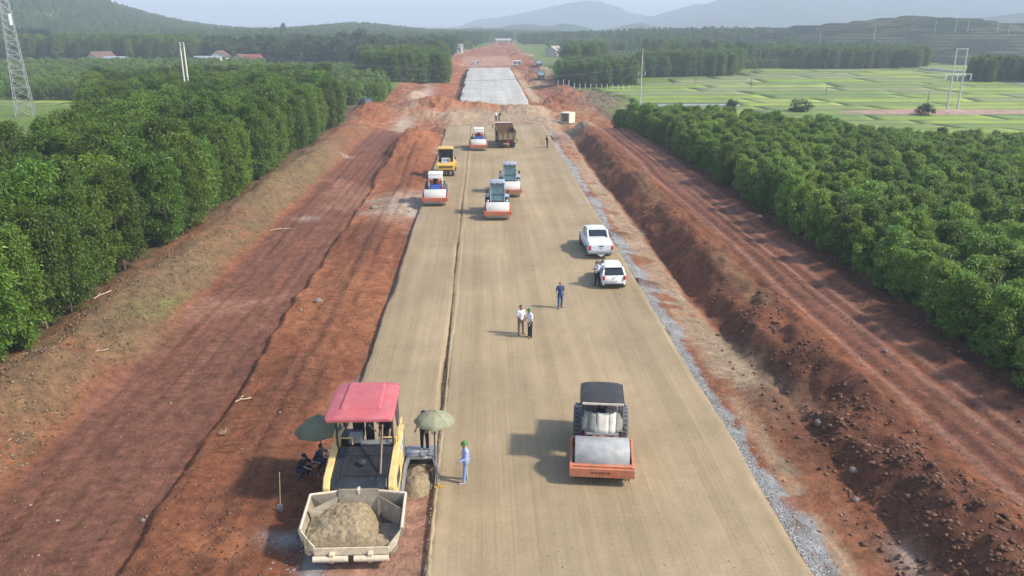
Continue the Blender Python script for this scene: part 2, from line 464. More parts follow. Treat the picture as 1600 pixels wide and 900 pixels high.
    mix(fr * sstep(.2, .5, w2 + .4 * wv) * .3, 'pale')
    mix(fr * sstep(330, 345, Y) * (1 - sstep(430, 450, Y)) * (1 - sstep(10, 14, np.abs(X - 2))), 'salmon')
    mix(fr * sstep(.1, .4, wv) * sstep(15, 22, np.abs(X - 1)) * .4, 'grass')
    # paddies are grass green further out
    mix(sstep(42, 50, X) * sstep(90, 125, Y) * (1 - sstep(380, 420, Y)), 'field')
    mix((1 - corr) * sstep(26, 30, X) * sstep(120, 150, Y) * (1 - sstep(250, 270, Y - (X - 60) * 1.0)) * (1 - sstep(380, 420, Y)), 'field')
    mix(sstep(42, 50, -X) * sstep(60, 90, Y) * (1 - sstep(200, 230, Y)), 'field')
    a = pix(1470, 172, -1.5); mix(np.exp(-(((X - a[0]) / 22) ** 2 + ((Y - a[1]) / 4.5) ** 2) ** 2) * sstep(-.6, .1, wv + w2), 'orange')
    for cx, cy, sx, sy, h, key in MOUNDS:
        m = np.exp(-(((X - cx) / (sx * 1.1)) ** 2 + ((Y - cy) / (sy * 1.1)) ** 2) ** 2)
        mix(m * .75, key)
    fine = 1 + .26 * w2 + .16 * wv
    c = np.clip(c * fine[:, None], .01, .8)
    return c

def axis_lines():
    x = list(np.arange(-26, 29.01, 0.16))
    s = 0.16; v = -26
    L = []
    while v > -5000: s *= 1.06; v -= s; L.append(v)
    s = 0.16; v = 29; Rr = []
    while v < 5000: s *= 1.06; v += s; Rr.append(v)
    xs = np.array(L[::-1] + x + Rr)
    ys = [-60, -40, -25, -15, -8, -2, 3, 7, 10, 12, 13.5]
    y = 14.5
    while y < 9000: ys.append(y); y += max(0.12, y * 0.0062) if y < 700 else y * .03
    return xs, np.array(ys)
gx, gy = axis_lines()
GX, GY = np.meshgrid(gx, gy)
GZ = height(GX.ravel().copy(), GY.ravel().copy())
gm = np_mesh('ground', np.stack([GX.ravel(), GY.ravel(), GZ], 1), grid_faces(len(gx), len(gy)), True)
set_col(gm, ground_colour(GX.ravel(), GY.ravel()))
def track_mask(X, Y):
    t = np.zeros_like(X)
    for x0, w_ in ((-17.0, .35), (-15.2, .35), (-13.4, .3), (-10.6, .5), (-9.2, .5), (18.7, .3), (20.75, .3), (21.9, .3)):
        xx = X - x0 - .45 * fbm(Y / 16.0, X * 0 + x0, 2, N2)
        t = np.maximum(t, sstep(w_, w_ * .6, np.abs(xx)) * sstep(-.15, .15, fbm(Y / 11.0, X * 0 + x0 * 3, 2, N4)))
    return t * (1 - sstep(100, 130, Y))
_at = gm.attributes.new('trk', 'FLOAT', 'POINT'); _at.data.foreach_set('value', track_mask(GX.ravel(), GY.ravel()).astype(np.float32))
def zat(x, y):
    return float(height(np.array([float(x)]), np.array([float(y)]))[0])

def ground_mat():
    m, nt, b = new_mat('ground_earth')
    at = nd(nt, 'ShaderNodeVertexColor', layer_name='Col')
    tc = nd(nt, 'ShaderNodeTexCoord')
    n1 = nd(nt, 'ShaderNodeTexNoise', i_Scale=2.2, i_Detail=10.0, i_Roughness=0.72)
    nt.links.new(tc.outputs['Object'], n1.inputs['Vector'])
    mr = nd(nt, 'ShaderNodeMapRange'); mr.inputs[1].default_value = .28; mr.inputs[2].default_value = .72; mr.inputs[3].default_value = .50; mr.inputs[4].default_value = 1.50
    nt.links.new(n1.outputs[0], mr.inputs[0])
    mul = nd(nt, 'ShaderNodeVectorMath', operation='SCALE')
    nt.links.new(at.outputs[0], mul.inputs[0]); nt.links.new(mr.outputs[0], mul.inputs['Scale'])
    # pale stone chips and crumbs
    vo = nd(nt, 'ShaderNodeTexVoronoi', i_Scale=7.0); vo.inputs['Randomness'].default_value = 1
    nt.links.new(tc.outputs['Object'], vo.inputs['Vector'])
    lt = nd(nt, 'ShaderNodeMath', operation='LESS_THAN'); lt.inputs[1].default_value = .16
    nt.links.new(vo.outputs['Distance'], lt.inputs[0])
    sc = nd(nt, 'ShaderNodeSeparateColor'); nt.links.new(vo.outputs['Color'], sc.inputs[0])
    gt = nd(nt, 'ShaderNodeMath', operation='GREATER_THAN'); gt.inputs[1].default_value = .80
    nt.links.new(sc.outputs[0], gt.inputs[0])
    mm = nd(nt, 'ShaderNodeMath', operation='MULTIPLY'); nt.links.new(lt.outputs[0], mm.inputs[0]); nt.links.new(gt.outputs[0], mm.inputs[1])
    m5 = nd(nt, 'ShaderNodeMath', operation='MULTIPLY'); m5.inputs[1].default_value = .5; nt.links.new(mm.outputs[0], m5.inputs[0])
    mx = nd(nt, 'ShaderNodeMix', data_type='RGBA'); mx.inputs[7].default_value = (.40, .33, .27, 1)
    nt.links.new(m5.outputs[0], mx.inputs[0]); nt.links.new(mul.outputs[0], mx.inputs[6])
    nt.links.new(mx.outputs[2], b.inputs['Base Color'])
    b.inputs['Roughness'].default_value = .95; b.inputs['Specular IOR Level'].default_value = .15
    n2 = nd(nt, 'ShaderNodeTexNoise', i_Scale=5.5, i_Detail=9.0, i_Roughness=0.7)
    nt.links.new(tc.outputs['Object'], n2.inputs['Vector'])
    wv = nd(nt, 'ShaderNodeTexWave', bands_direction='Y', i_Scale=.62, i_Distortion=1.2, i_Detail=1.0); wv.inputs['Detail Scale'].default_value = .6
    nt.links.new(tc.outputs['Object'], wv.inputs['Vector'])
    tk = nd(nt, 'ShaderNodeAttribute', attribute_name='trk')
    ma = nd(nt, 'ShaderNodeMath', operation='MULTIPLY'); nt.links.new(wv.outputs['Fac'], ma.inputs[0]); nt.links.new(tk.outputs['Fac'], ma.inputs[1])
    mb = nd(nt, 'ShaderNodeMath', operation='MULTIPLY_ADD'); mb.inputs[1].default_value = .75; nt.links.new(ma.outputs[0], mb.inputs[0]); nt.links.new(n2.outputs[0], mb.inputs[2])
    bp = nd(nt, 'ShaderNodeBump', i_Strength=1.0, i_Distance=.18)
    nt.links.new(mb.outputs[0], bp.inputs['Height']); nt.links.new(bp.outputs[0], b.inputs['Normal'])
    return m
gm.materials.append(ground_mat())
ground = link(bpy.data.objects.new('ground', gm)); tag(ground, 'red and brown earth of the cleared construction corridor and the land around', kind='structure')

# ------------------------------------------------------------------ road layers
def road_mat(name, c1, c2, streak=1.0, spk=.22):
    m, nt, b = new_mat(name)
    tc = nd(nt, 'ShaderNodeTexCoord')
    mp = nd(nt, 'ShaderNodeMapping'); mp.inputs['Scale'].default_value = (2.2, .035, 1)
    nt.links.new(tc.outputs['Object'], mp.inputs[0])
    n1 = nd(nt, 'ShaderNodeTexNoise', i_Scale=1.0, i_Detail=6.0, i_Roughness=.6)
    nt.links.new(mp.outputs[0], n1.inputs['Vector'])
    mp2 = nd(nt, 'ShaderNodeMapping'); mp2.inputs['Scale'].default_value = (.45, .02, 1)
    nt.links.new(tc.outputs['Object'], mp2.inputs[0])
    n2 = nd(nt, 'ShaderNodeTexNoise', i_Scale=1.0, i_Detail=5.0, i_Roughness=.55)
    nt.links.new(mp2.outputs[0], n2.inputs['Vector'])
    ad = nd(nt, 'ShaderNodeMath', operation='MULTIPLY_ADD'); ad.inputs[1].default_value = .55 * streak
    nt.links.new(n1.outputs[0], ad.inputs[0]); nt.links.new(n2.outputs[0], ad.inputs[2])
    mr = nd(nt, 'ShaderNodeMapRange'); mr.inputs[1].default_value = .60; mr.inputs[2].default_value = .92
    nt.links.new(ad.outputs[0], mr.inputs[0])
    mx = nd(nt, 'ShaderNodeMix', data_type='RGBA'); mx.inputs[6].default_value = (*c1, 1); mx.inputs[7].default_value = (*c2, 1)
    nt.links.new(mr.outputs[0], mx.inputs[0])
    n3 = nd(nt, 'ShaderNodeTexNoise', i_Scale=26.0, i_Detail=7.0, i_Roughness=.85)
    nt.links.new(tc.outputs['Object'], n3.inputs['Vector'])
    m3 = nd(nt, 'ShaderNodeMapRange'); m3.inputs[1].default_value = .3; m3.inputs[2].default_value = .7; m3.inputs[3].default_value = 1 - spk; m3.inputs[4].default_value = 1 + spk
    nt.links.new(n3.outputs[0], m3.inputs[0])
    n4 = nd(nt, 'ShaderNodeTexNoise', i_Scale=1.3, i_Detail=5.0, i_Roughness=.6)
    nt.links.new(tc.outputs['Object'], n4.inputs['Vector'])
    m4 = nd(nt, 'ShaderNodeMapRange'); m4.inputs[1].default_value = .3; m4.inputs[2].default_value = .7; m4.inputs[3].default_value = .93; m4.inputs[4].default_value = 1.07
    nt.links.new(n4.outputs[0], m4.inputs[0])
    mp5 = nd(nt, 'ShaderNodeMapping'); mp5.inputs['Scale'].default_value = (9.0, .10, 1); mp5.inputs['Rotation'].default_value = (0, 0, .012)
    nt.links.new(tc.outputs['Object'], mp5.inputs[0])
    n5 = nd(nt, 'ShaderNodeTexNoise', i_Scale=1.0, i_Detail=4.0, i_Roughness=.6); nt.links.new(mp5.outputs[0], n5.inputs['Vector'])
    m5 = nd(nt, 'ShaderNodeMapRange'); m5.inputs[1].default_value = .35; m5.inputs[2].default_value = .68; m5.inputs[3].default_value = 1 - .10 * streak; m5.inputs[4].default_value = 1 + .06 * streak
    nt.links.new(n5.outputs[0], m5.inputs[0])
    n6 = nd(nt, 'ShaderNodeTexNoise', i_Scale=6.5, i_Detail=6.0, i_Roughness=.8); nt.links.new(tc.outputs['Object'], n6.inputs['Vector'])
    m6 = nd(nt, 'ShaderNodeMapRange'); m6.inputs[1].default_value = .32; m6.inputs[2].default_value = .68; m6.inputs[3].default_value = 1 - spk * .5; m6.inputs[4].default_value = 1 + spk * .5
    nt.links.new(n6.outputs[0], m6.inputs[0])
    q5 = nd(nt, 'ShaderNodeMath', operation='MULTIPLY'); nt.links.new(m5.outputs[0], q5.inputs[0]); nt.links.new(m6.outputs[0], q5.inputs[1])
    q6 = nd(nt, 'ShaderNodeMath', operation='MULTIPLY'); nt.links.new(q5.outputs[0], q6.inputs[0]); nt.links.new(m4.outputs[0], q6.inputs[1])
    mm = nd(nt, 'ShaderNodeMath', operation='MULTIPLY'); nt.links.new(m3.outputs[0], mm.inputs[0]); nt.links.new(q6.outputs[0], mm.inputs[1])
    # roller laps: passes about two metres wide, each with its own tone
    sx = nd(nt, 'ShaderNodeSeparateXYZ'); nt.links.new(tc.outputs['Object'], sx.inputs[0])
    wob = nd(nt, 'ShaderNodeMath', operation='MULTIPLY_ADD'); wob.inputs[1].default_value = .5; nt.links.new(n2.outputs[0], wob.inputs[0]); nt.links.new(sx.outputs[0], wob.inputs[2])
    dv = nd(nt, 'ShaderNodeMath', operation='DIVIDE'); dv.inputs[1].default_value = 1.85; nt.links.new(wob.outputs[0], dv.inputs[0])
    fl = nd(nt, 'ShaderNodeMath', operation='FLOOR'); nt.links.new(dv.outputs[0], fl.inputs[0])
    wn = nd(nt, 'ShaderNodeTexWhiteNoise', noise_dimensions='1D'); nt.links.new(fl.outputs[0], wn.inputs['W'])
    fr = nd(nt, 'ShaderNodeMath', operation='FRACT'); nt.links.new(dv.outputs[0], fr.inputs[0])
    ed = nd(nt, 'ShaderNodeMapRange'); ed.inputs[1].default_value = 0; ed.inputs[2].default_value = .05; ed.inputs[3].default_value = .955; ed.inputs[4].default_value = 1.0; nt.links.new(fr.outputs[0], ed.inputs[0])
    wr = nd(nt, 'ShaderNodeMapRange'); wr.inputs[3].default_value = 1 - .05 * streak; wr.inputs[4].default_value = 1 + .05 * streak; nt.links.new(wn.outputs['Value'], wr.inputs[0])
    n7 = nd(nt, 'ShaderNodeTexNoise', i_Scale=.16, i_Detail=4.0, i_Roughness=.55); nt.links.new(tc.outputs['Object'], n7.inputs['Vector'])
    m7 = nd(nt, 'ShaderNodeMapRange'); m7.inputs[1].default_value = .38; m7.inputs[2].default_value = .62; m7.inputs[3].default_value = .88; m7.inputs[4].default_value = 1.05; nt.links.new(n7.outputs[0], m7.inputs[0])
    w1 = nd(nt, 'ShaderNodeMath', operation='MULTIPLY'); nt.links.new(ed.outputs[0], w1.inputs[0]); nt.links.new(wr.outputs[0], w1.inputs[1])
    w2_ = nd(nt, 'ShaderNodeMath', operation='MULTIPLY'); nt.links.new(w1.outputs[0], w2_.inputs[0]); nt.links.new(m7.outputs[0], w2_.inputs[1])
    w3_ = nd(nt, 'ShaderNodeMath', operation='MULTIPLY'); nt.links.new(w2_.outputs[0], w3_.inputs[0]); nt.links.new(mm.outputs[0], w3_.inputs[1])
    sc = nd(nt, 'ShaderNodeVectorMath', operation='SCALE')
    nt.links.new(mx.outputs[2], sc.inputs[0]); nt.links.new(w3_.outputs[0], sc.inputs['Scale'])
    nt.links.new(sc.outputs[0], b.inputs['Base Color'])
    b.inputs['Roughness'].default_value = .9; b.inputs['Specular IOR Level'].default_value = .2
    bp = nd(nt, 'ShaderNodeBump', i_Strength=.35, i_Distance=.03)
    nt.links.new(n3.outputs[0], bp.inputs['Height']); nt.links.new(bp.outputs[0], b.inputs['Normal'])
    return m
M_ROAD = road_mat('tan_crushed_stone', (.298, .220, .124), (.375, .282, .167))
M_GREY = road_mat('grey_base_course', (.40, .38, .335), (.49, .465, .415), .9, .2)
def slab(name, x0, x1, y0, y1, z, th, mat, rag=.06, dx=.3, wav=.012, seed=0, zf=None, label=None, ys=None):
    nx = int((x1 - x0) / dx) + 1
    xs = np.linspace(x0, x1, nx); xs = np.concatenate([[x0, x0 + .05], xs[1:-1], [x1 - .05, x1]]); nx = len(xs)
    if ys is None:
        ys = [y0]
        while ys[-1] < y1: ys.append(ys[-1] + max(.22, ys[-1] * .012))
        ys[-1] = y1
    ys = np.array(ys)
    X, Y = np.meshgrid(xs, ys)
    e0 = rag * fbm(Y[:, 0] / .6 + seed, Y[:, 0] * 0 + seed, 4, N4) + rag * 1.5 * fbm(Y[:, 0] / 5 + seed, Y[:, 0] * 0 + 7, 2, N3)
    e1 = rag * fbm(Y[:, 0] / .6 + seed + 50, Y[:, 0] * 0 + seed, 4, N4) + rag * 1.5 * fbm(Y[:, 0] / 5 + seed + 9, Y[:, 0] * 0 + 3, 2, N3)
    t = np.where(X < x0 + .02, 0, np.where(X > x1 - .02, 1, .5))
    X = X + e0[:, None] * (t < .01) + e1[:, None] * (t > .99)
    Z = z + wav * fbm(X / 1.1 + seed, Y / 6.0, 3, N2) - .025 * ((t < .01) | (t > .99))
    if zf is not None: Z = Z + zf(X, Y)
    V = np.stack([X, Y, Z], 2).reshape(-1, 3)
    ny = len(ys)
    # skirt
    idx = np.arange(nx * ny).reshape(ny, nx)
    loop = np.concatenate([idx[0, :], idx[1:, -1], idx[-1, -2::-1], idx[-2:0:-1, 0]])
    B = V[loop].copy(); B[:, 2] -= th
    cxm = (x0 + x1) / 2
    B[:, 0] += np.where(np.abs(B[:, 0] - cxm) > (x1 - x0) / 2 - .3, np.sign(B[:, 0] - cxm) * .10, 0)
    n0 = len(V); L = len(loop)
    a = np.arange(L); bq = (a + 1) % L
    F = np.concatenate([grid_faces(nx, ny), np.stack([loop[bq], loop[a], n0 + a, n0 + bq], 1)])
    me = np_mesh(name, np.concatenate([V, B]), F, True)
    me.materials.append(mat)
    o = link(bpy.data.objects.new(name, me)); tag(o, label, kind='structure')
    return o
slab('road_lane', XS + .04, XR, 13.5, ROAD_END, 0.0, .30, M_ROAD, seed=1, label='wide compacted tan crushed stone lane that carries the men and cars')
slab('road_lane', XL, XS - .09, LANE_START, ROAD_END, 0.015, .32, M_ROAD, seed=33, wav=.02, label='narrow freshly laid tan lane behind the paver')
# the loose ridge along the seam
def ridge():
    ys = [14.0]
    while ys[-1] < ROAD_END - 2: ys.append(ys[-1] + max(.12, ys[-1] * .006))
    ys = np.array(ys); sec = [(-.17, -.03), (-.10, .045), (0, .06), (.10, .04), (.18, -.02)]
    V = []
    for i, y in enumerate(ys):
        a = .5 + .8 * float(N4(y / 1.1, 3.0)); wv = .09 * float(N3(y / 4.0, 1.0)) - .045
        far = min(1, max(0, (y - 38) / 10))
        for k_, (x, z) in enumerate(sec):
            j = float(N2(y * 3, k_ * 3.1)) - .5
            V.append((XS + .16 + x * (.35 + .95 * far) + wv + j * .06, y, z * a * (.35 + .75 * far) + j * .02))
    me = np_mesh('seam_ridge', np.array(V), grid_faces(len(sec), len(ys)), True); me.materials.append(M_ROAD)
    tag(link(bpy.data.objects.new('seam_ridge', me)), 'low loose ridge of stone along the seam between the two lanes', kind='structure')
ridge()
a, b_, c_, d_ = pix(722, 160, -1), pix(817, 160, -1), pix(735, 107, -.3), pix(800, 107, -.3)
ysg = list(np.linspace(a[1] - 1.5, a[1] + 2, 9)) + list(np.linspace(a[1] + 4, c_[1], 40))
gw0, gw1 = (b_[0] - a[0]) / 2, (d_[0] - c_[0]) / 2
def gz(X, Y):
    t = np.clip((Y - a[1]) / (c_[1] - a[1]), 0, 1)
    return -.7 + .75 * t - 1.0 * np.clip((a[1] + 1.2 - Y) / 2.7, 0, 1) ** 1.5 + .05 * fbm(X / 1.2, Y * 0, 2, N1)
slab('grey_road_section', -5.4, 10.6, ysg[0], ysg[-1], 0, .6, M_GREY, rag=.15, dx=.8, seed=7, zf=gz, ys=ysg, label='pale grey finished base course on the bank beyond the red heaps')
# ------------------------------------------------------------------ vegetation
M_LEAF_T = leaf_mat('acacia_leaf', (.054, .114, .011), (.160, .245, .026))
M_LEAF_Y = leaf_mat('young_acacia_leaf', (.082, .156, .016), (.225, .325, .042))
M_LEAF_D = leaf_mat('dark_leaf', (.028, .060, .018), (.070, .120, .035))
M_BARK = paint('bark', (.20, .155, .11), .9, var=.3, scale=6, bump=.5)
def crown_mesh(name, seed, z0, z1, rad, nclump, nleaf, L, W, mat, shape='column', up=.35, cl=.55, top=.0):
    r = np.random.RandomState(seed)
    n = nclump
    t = r.rand(n) ** .85
    if shape == 'column':
        prof = np.clip(np.sin(np.pi * (0.13 + 0.80 * t)), 0, 1) ** .65
    elif shape == 'round':
        prof = np.sqrt(np.clip(1 - (2 * t - 1) ** 2, 0.02, 1))
    else:
        prof = np.clip(np.sin(np.pi * (0.22 + 0.70 * t)), 0, 1) ** .8
    ang = r.rand(n) * 2 * np.pi
    lob = 1 + .28 * np.sin(ang * 2 + seed) + .18 * np.sin(ang * 3 + seed * 2 + t * 5)
    rr = rad * prof * lob * (.35 + .65 * np.sqrt(r.rand(n)))
    cen = np.stack([rr * np.cos(ang), rr * np.sin(ang), z0 + (z1 - z0) * t], 1)
    cr = cl * (.6 + .7 * r.rand(n))
    per = nleaf // n
    d = r.normal(size=(n, per, 3)); d /= np.linalg.norm(d, axis=2, keepdims=True)
    q = (r.rand(n, per) ** .45)[..., None]
    P = cen[:, None, :] + d * q * cr[:, None, None] * np.array([1, 1, .8])
    P = P.reshape(-1, 3); D = d.reshape(-1, 3)
    out = P.copy(); out[:, 2] = 0; nn = np.linalg.norm(out, axis=1, keepdims=True) + 1e-3; out /= nn
    ax = D * .7 + out * .5 + r.normal(size=P.shape) * .5; ax[:, 2] += -.05
    ax /= np.linalg.norm(ax, axis=1, keepdims=True)
    nrm = D * .5 + out * .25 + r.normal(size=P.shape) * .35; nrm[:, 2] += up + .25
    side = np.cross(ax, nrm); side /= np.linalg.norm(side, axis=1, keepdims=True) + 1e-6
    nrm = np.cross(side, ax)
    s = (.65 + .7 * r.rand(len(P)))[:, None]
    a = P; tip = P + ax * L * s - np.array([0, 0, 1]) * .25 * L * s
    mid = P + ax * L * s * .45
    V = np.stack([a, mid + side * W * s * .5 + nrm * .02, tip, mid - side * W * s * .5 + nrm * .02], 1).reshape(-1, 3)
    F = np.arange(len(V)).reshape(-1, 4)
    me = np_mesh(name, V, F); me.materials.append(mat)
    return me
def trunk_mesh(name, seed, h, r0, nb=4, lean=.2, z_b=.35):
    r = random.Random(seed); m = MB()
    pts = []; x = y = 0.0
    for i in range(6):
        t = i / 5
        pts.append((x, y, h * t)); x += r.uniform(-lean, lean) * h / 14; y += r.uniform(-lean, lean) * h / 14
    for i in range(5): m.cyl(pts[i], pts[i + 1], r0 * (1 - .16 * i), r0 * (1 - .16 * (i + 1)), 7, False)
    for k in range(nb):
        i = r.randint(1, 4); p = Vector(pts[i]); a = r.uniform(0, 6.28); ln = h * r.uniform(.14, .24)
        m.cyl(p, p + Vector((math.cos(a) * ln * .7, math.sin(a) * ln * .7, ln * .75)), r0 * .38, r0 * .12, 5, False)
    bmesh.ops.recalc_face_normals(m.bm, faces=m.bm.faces)
    me = bpy.data.meshes.new(name); m.bm.to_mesh(me); m.bm.free(); me.materials.append(M_BARK)
    me.polygons.foreach_set('use_smooth', np.ones(len(me.polygons), bool))
    return me
TALL = [(crown_mesh('acacia_crown', 10 + i, 0.6, 8.3, 1.6, 150, 12000, .23, .08, M_LEAF_T, 'column', cl=.50), trunk_mesh('acacia_trunk', i, 6.8, .085, 6)) for i in range(6)]
YOUNG = [(crown_mesh('young_crown', 40 + i, .15, 3.8, .84, 72, 6400, .18, .06, M_LEAF_Y, 'bush', up=.6, cl=.27), trunk_mesh('young_trunk', 20 + i, 3.0, .05, 7, .5)) for i in range(6)]
ROUND = [(crown_mesh('broad_crown', 70 + i, 2.0, 9.0, 3.1, 60, 2600, .62, .30, M_LEAF_D, 'round', cl=1.0), trunk_mesh('broad_trunk', 50 + i, 7.0, .17, 6)) for i in range(4)]

def jgrid(x0, x1, y0, y1, s, jit, rs):
    xs = np.arange(x0, x1, s); ys = np.arange(y0, y1, s)
    X, Y = np.meshgrid(xs, ys); X = X.ravel(); Y = Y.ravel()
    return X + rs.uniform(-jit, jit, len(X)), Y + rs.uniform(-jit, jit, len(X))
rs = np.random.RandomState(5)
def in_view(X, Y, zt, m=60):
    # a generous test of the photographed wedge
    d = Y * CY + X * SY; l = X * CY - Y * SY
    z = d * CP + (CAM_H - zt) * SP
    px = 800 + FPX * l / np.maximum(z, .1); py = 450 + FPX * ((CAM_H - zt) * CP - d * SP) / np.maximum(z, .1)
    return (z > 1) & (px > -m) & (px < 1600 + m) & (py < 900 + m)
def tree_things(kind, variants, X, Y, S, label, group, names):
    out = []
    for i, (x, y, s) in enumerate(zip(X, Y, S)):
        cm, tm = variants[i % len(variants)] if i < len(variants) else variants[rs.randint(len(variants))]
        root = thing(kind, label, 'tree', (x, y, zat(x, y) - .05), rs.uniform(0, 6.28), group)
        root.scale = (s * rs.uniform(.9, 1.15), s * rs.uniform(.9, 1.15), s)
        t = link(bpy.data.objects.new('trunk', tm), root); c = link(bpy.data.objects.new('crown', cm), root)
        out.append((c, t))
    return out
# tall plantation on the bank of the smooth haul road
X, Y = jgrid(-75, -23.9, 24, 186, 2.55, .6, rs)
lim = np.interp(Y, [0, 62, 82, 95, 145, 160, 190], [-37, -37.5, -42, -44, -70, -72, -60])
inner = np.interp(Y, [0, 140, 147, 190], [-23.9, -23.9, -29, -34])
k = (X > lim) & (X < inner) & in_view(X, Y, 4, 250)
X, Y = X[k], Y[k]
o = np.argsort(np.hypot(X, Y) - 12 * (X > -29) + 1000 * ~in_view(X, Y, 6, 40)); X, Y = X[o], Y[o]
S = rs.uniform(.78, 1.08, len(X)); S = np.where(X > -26, S * .92, S)
tall_src = tree_things('acacia_tree', TALL, X[:300], Y[:300], S[:300], 'tall dark green acacia of the dense plantation on the bank beside the smooth haul road', 'tall acacia trees of the plantation above the smooth haul road', None)[:6]
tall_rest = (X[300:], Y[300:], S[300:])
# young plantation above the rutted track
X, Y = jgrid(23.9, 118, 30, 152, 1.52, .42, rs)
edge = np.interp(X, [22, 40, 72, 118], [146, 118, 106, 100]); inn = np.interp(Y, [30, 60, 110, 145], [25.2, 24.9, 24.2, 22.4])
k = (Y < edge) & (X > inn) & in_view(X, Y, 2, 250)
X, Y = X[k], Y[k]
o = np.argsort(np.hypot(X, Y) + 1000 * ~in_view(X, Y, 3, 40)); X, Y = X[o], Y[o]
S = rs.uniform(.74, 1.12, len(X))
young_src = tree_things('young_acacia_tree', YOUNG, X[:300], Y[:300], S[:300], 'young bright green acacia tree of the low plantation beside the rutted red track', 'young acacia trees of the low plantation beside the rutted track', None)[:6]
young_rest = (X[300:], Y[300:], S[300:])

def scatter(name, X, Y, S, src, label, cat, Z=None, jz=0.0, squash=None):
    X = np.asarray(X); Y = np.asarray(Y)
    if Z is None: Z = height(X.copy(), Y.copy()) - .1
    me = bpy.data.meshes.new(name); me.vertices.add(len(X))
    me.vertices.foreach_set('co', np.stack([X, Y, Z], 1).astype(np.float32).ravel())
    for nm, ty, val in (('scl', 'FLOAT', S), ('rot', 'FLOAT', rs.uniform(0, 6.28, len(X))), ('idx', 'INT', np.clip(((fbm(X / 38.0, Y / 50.0, 3, N4) * .9 + .5 + rs.uniform(-.22, .22, len(X))) * len(src)).astype(int), 0, len(src) - 1) if len(X) > 500 else rs.randint(0, len(src), len(X)))):
        at = me.attributes.new(nm, ty, 'POINT'); at.data.foreach_set('value', np.asarray(val, np.float32 if ty == 'FLOAT' else np.int32))
    ob = link(bpy.data.objects.new(name, me)); tag(ob, label, cat, kind='stuff')
    ng = bpy.data.node_groups.new(name, 'GeometryNodeTree')
    ng.interface.new_socket('Geometry', in_out='INPUT', socket_type='NodeSocketGeometry')
    ng.interface.new_socket('Geometry', in_out='OUTPUT', socket_type='NodeSocketGeometry')
    gi = ng.nodes.new('NodeGroupInput'); go = ng.nodes.new('NodeGroupOutput')
    jn = ng.nodes.new('GeometryNodeJoinGeometry')
    for c, t in src:
        j2 = ng.nodes.new('GeometryNodeJoinGeometry')
        for ob2 in (c, t):
            if ob2 is None: continue
            oi = ng.nodes.new('GeometryNodeObjectInfo'); oi.inputs['Object'].default_value = ob2; oi.inputs['As Instance'].default_value = False
            ng.links.new(oi.outputs['Geometry'], j2.inputs[0])
        g2 = ng.nodes.new('GeometryNodeGeometryToInstance'); ng.links.new(j2.outputs[0], g2.inputs[0]); ng.links.new(g2.outputs[0], jn.inputs[0])
    ip = ng.nodes.new('GeometryNodeInstanceOnPoints'); ip.inputs['Pick Instance'].default_value = True
    def attr(nm, ty):
        a = ng.nodes.new('GeometryNodeInputNamedAttribute'); a.data_type = ty; a.inputs['Name'].default_value = nm; return a.outputs['Attribute']
    ng.links.new(gi.outputs[0], ip.inputs['Points']); ng.links.new(jn.outputs[0], ip.inputs['Instance'])
    ng.links.new(attr('idx', 'INT'), ip.inputs['Instance Index'])
    cx = ng.nodes.new('ShaderNodeCombineXYZ'); ng.links.new(attr('rot', 'FLOAT'), cx.inputs[2]); ng.links.new(cx.outputs[0], ip.inputs['Rotation'])
    cs = ng.nodes.new('ShaderNodeCombineXYZ'); sa = attr('scl', 'FLOAT')
    for i in range(3):
        if squash and i < 2:
            mm = ng.nodes.new('ShaderNodeMath'); mm.operation = 'MULTIPLY'; mm.inputs[1].default_value = squash
            ng.links.new(sa, mm.inputs[0]); ng.links.new(mm.outputs[0], cs.inputs[i])
        else: ng.links.new(sa, cs.inputs[i])
    ng.links.new(cs.outputs[0], ip.inputs['Scale'])
    ng.links.new(ip.outputs[0], go.inputs[0])
    md = ob.modifiers.new('scatter', 'NODES'); md.node_group = ng
    return ob
scatter('acacia_plantation', *tall_rest, tall_src, 'rest of the tall acacia plantation running back behind the nearest rows', 'trees')
scatter('young_acacia_plantation', *young_rest, young_src, 'rest of the low young acacia plantation behind the nearest rows', 'trees')

# single larger trees and bushes ------------------------------------------------
M_LEAF_O = leaf_mat('olive_leaf', (.040, .065, .025), (.095, .125, .045))
M_LEAF_P = leaf_mat('pale_leaf', (.07, .10, .045), (.16, .19, .085))
OLIVE = [(crown_mesh('olive_crown', 170 + i, 1.8, 9.0, 2.9, 40, 2000, .60, .28, M_LEAF_O, 'round', cl=1.0), ROUND[i][1]) for i in range(2)]
BUSH = [(crown_mesh('bush_crown', 190 + i, .1, 2.0, 1.1, 30, 1300, .26, .12, M_LEAF_D, 'bush', cl=.4), trunk_mesh('bush_stem', 90 + i, 1.4, .03, 6, .6)) for i in range(2)]
def one_tree(px, base_y, hpx, var, label, zc=None, D=None, name='broadleaf_tree', cat='tree', hm=9.0, wide=1.0):
    if D is None: x, y = pix(px, base_y, -1.2)
    else: x, y = pixd(px, D), D
    z = zat(x, y)
    top = CAM_H - (hpx - 36) * y / 1307.0
    s = max(.1, (top - z)) / hm
    root = thing(name, label, cat, (x, y, z - .05), rs.uniform(0, 6.28))
    root.scale = (s * wide, s * wide, s)
    t = link(bpy.data.objects.new('trunk', var[1]), root); c = link(bpy.data.objects.new('crown', var[0]), root)
    return c, t
round_src = [one_tree(163, 0, 103, ROUND[0], 'lone dark round tree at the corner of the left-hand paddy', D=186, wide=.8),
             one_tree(537, 0, 51, ROUND[1], 'broad dark tree standing over the valley houses', D=390, wide=.9),
             one_tree(590, 0, 54, ROUND[2], 'dark leafy tree rising over the end of the mature stand', D=345, wide=.8)]
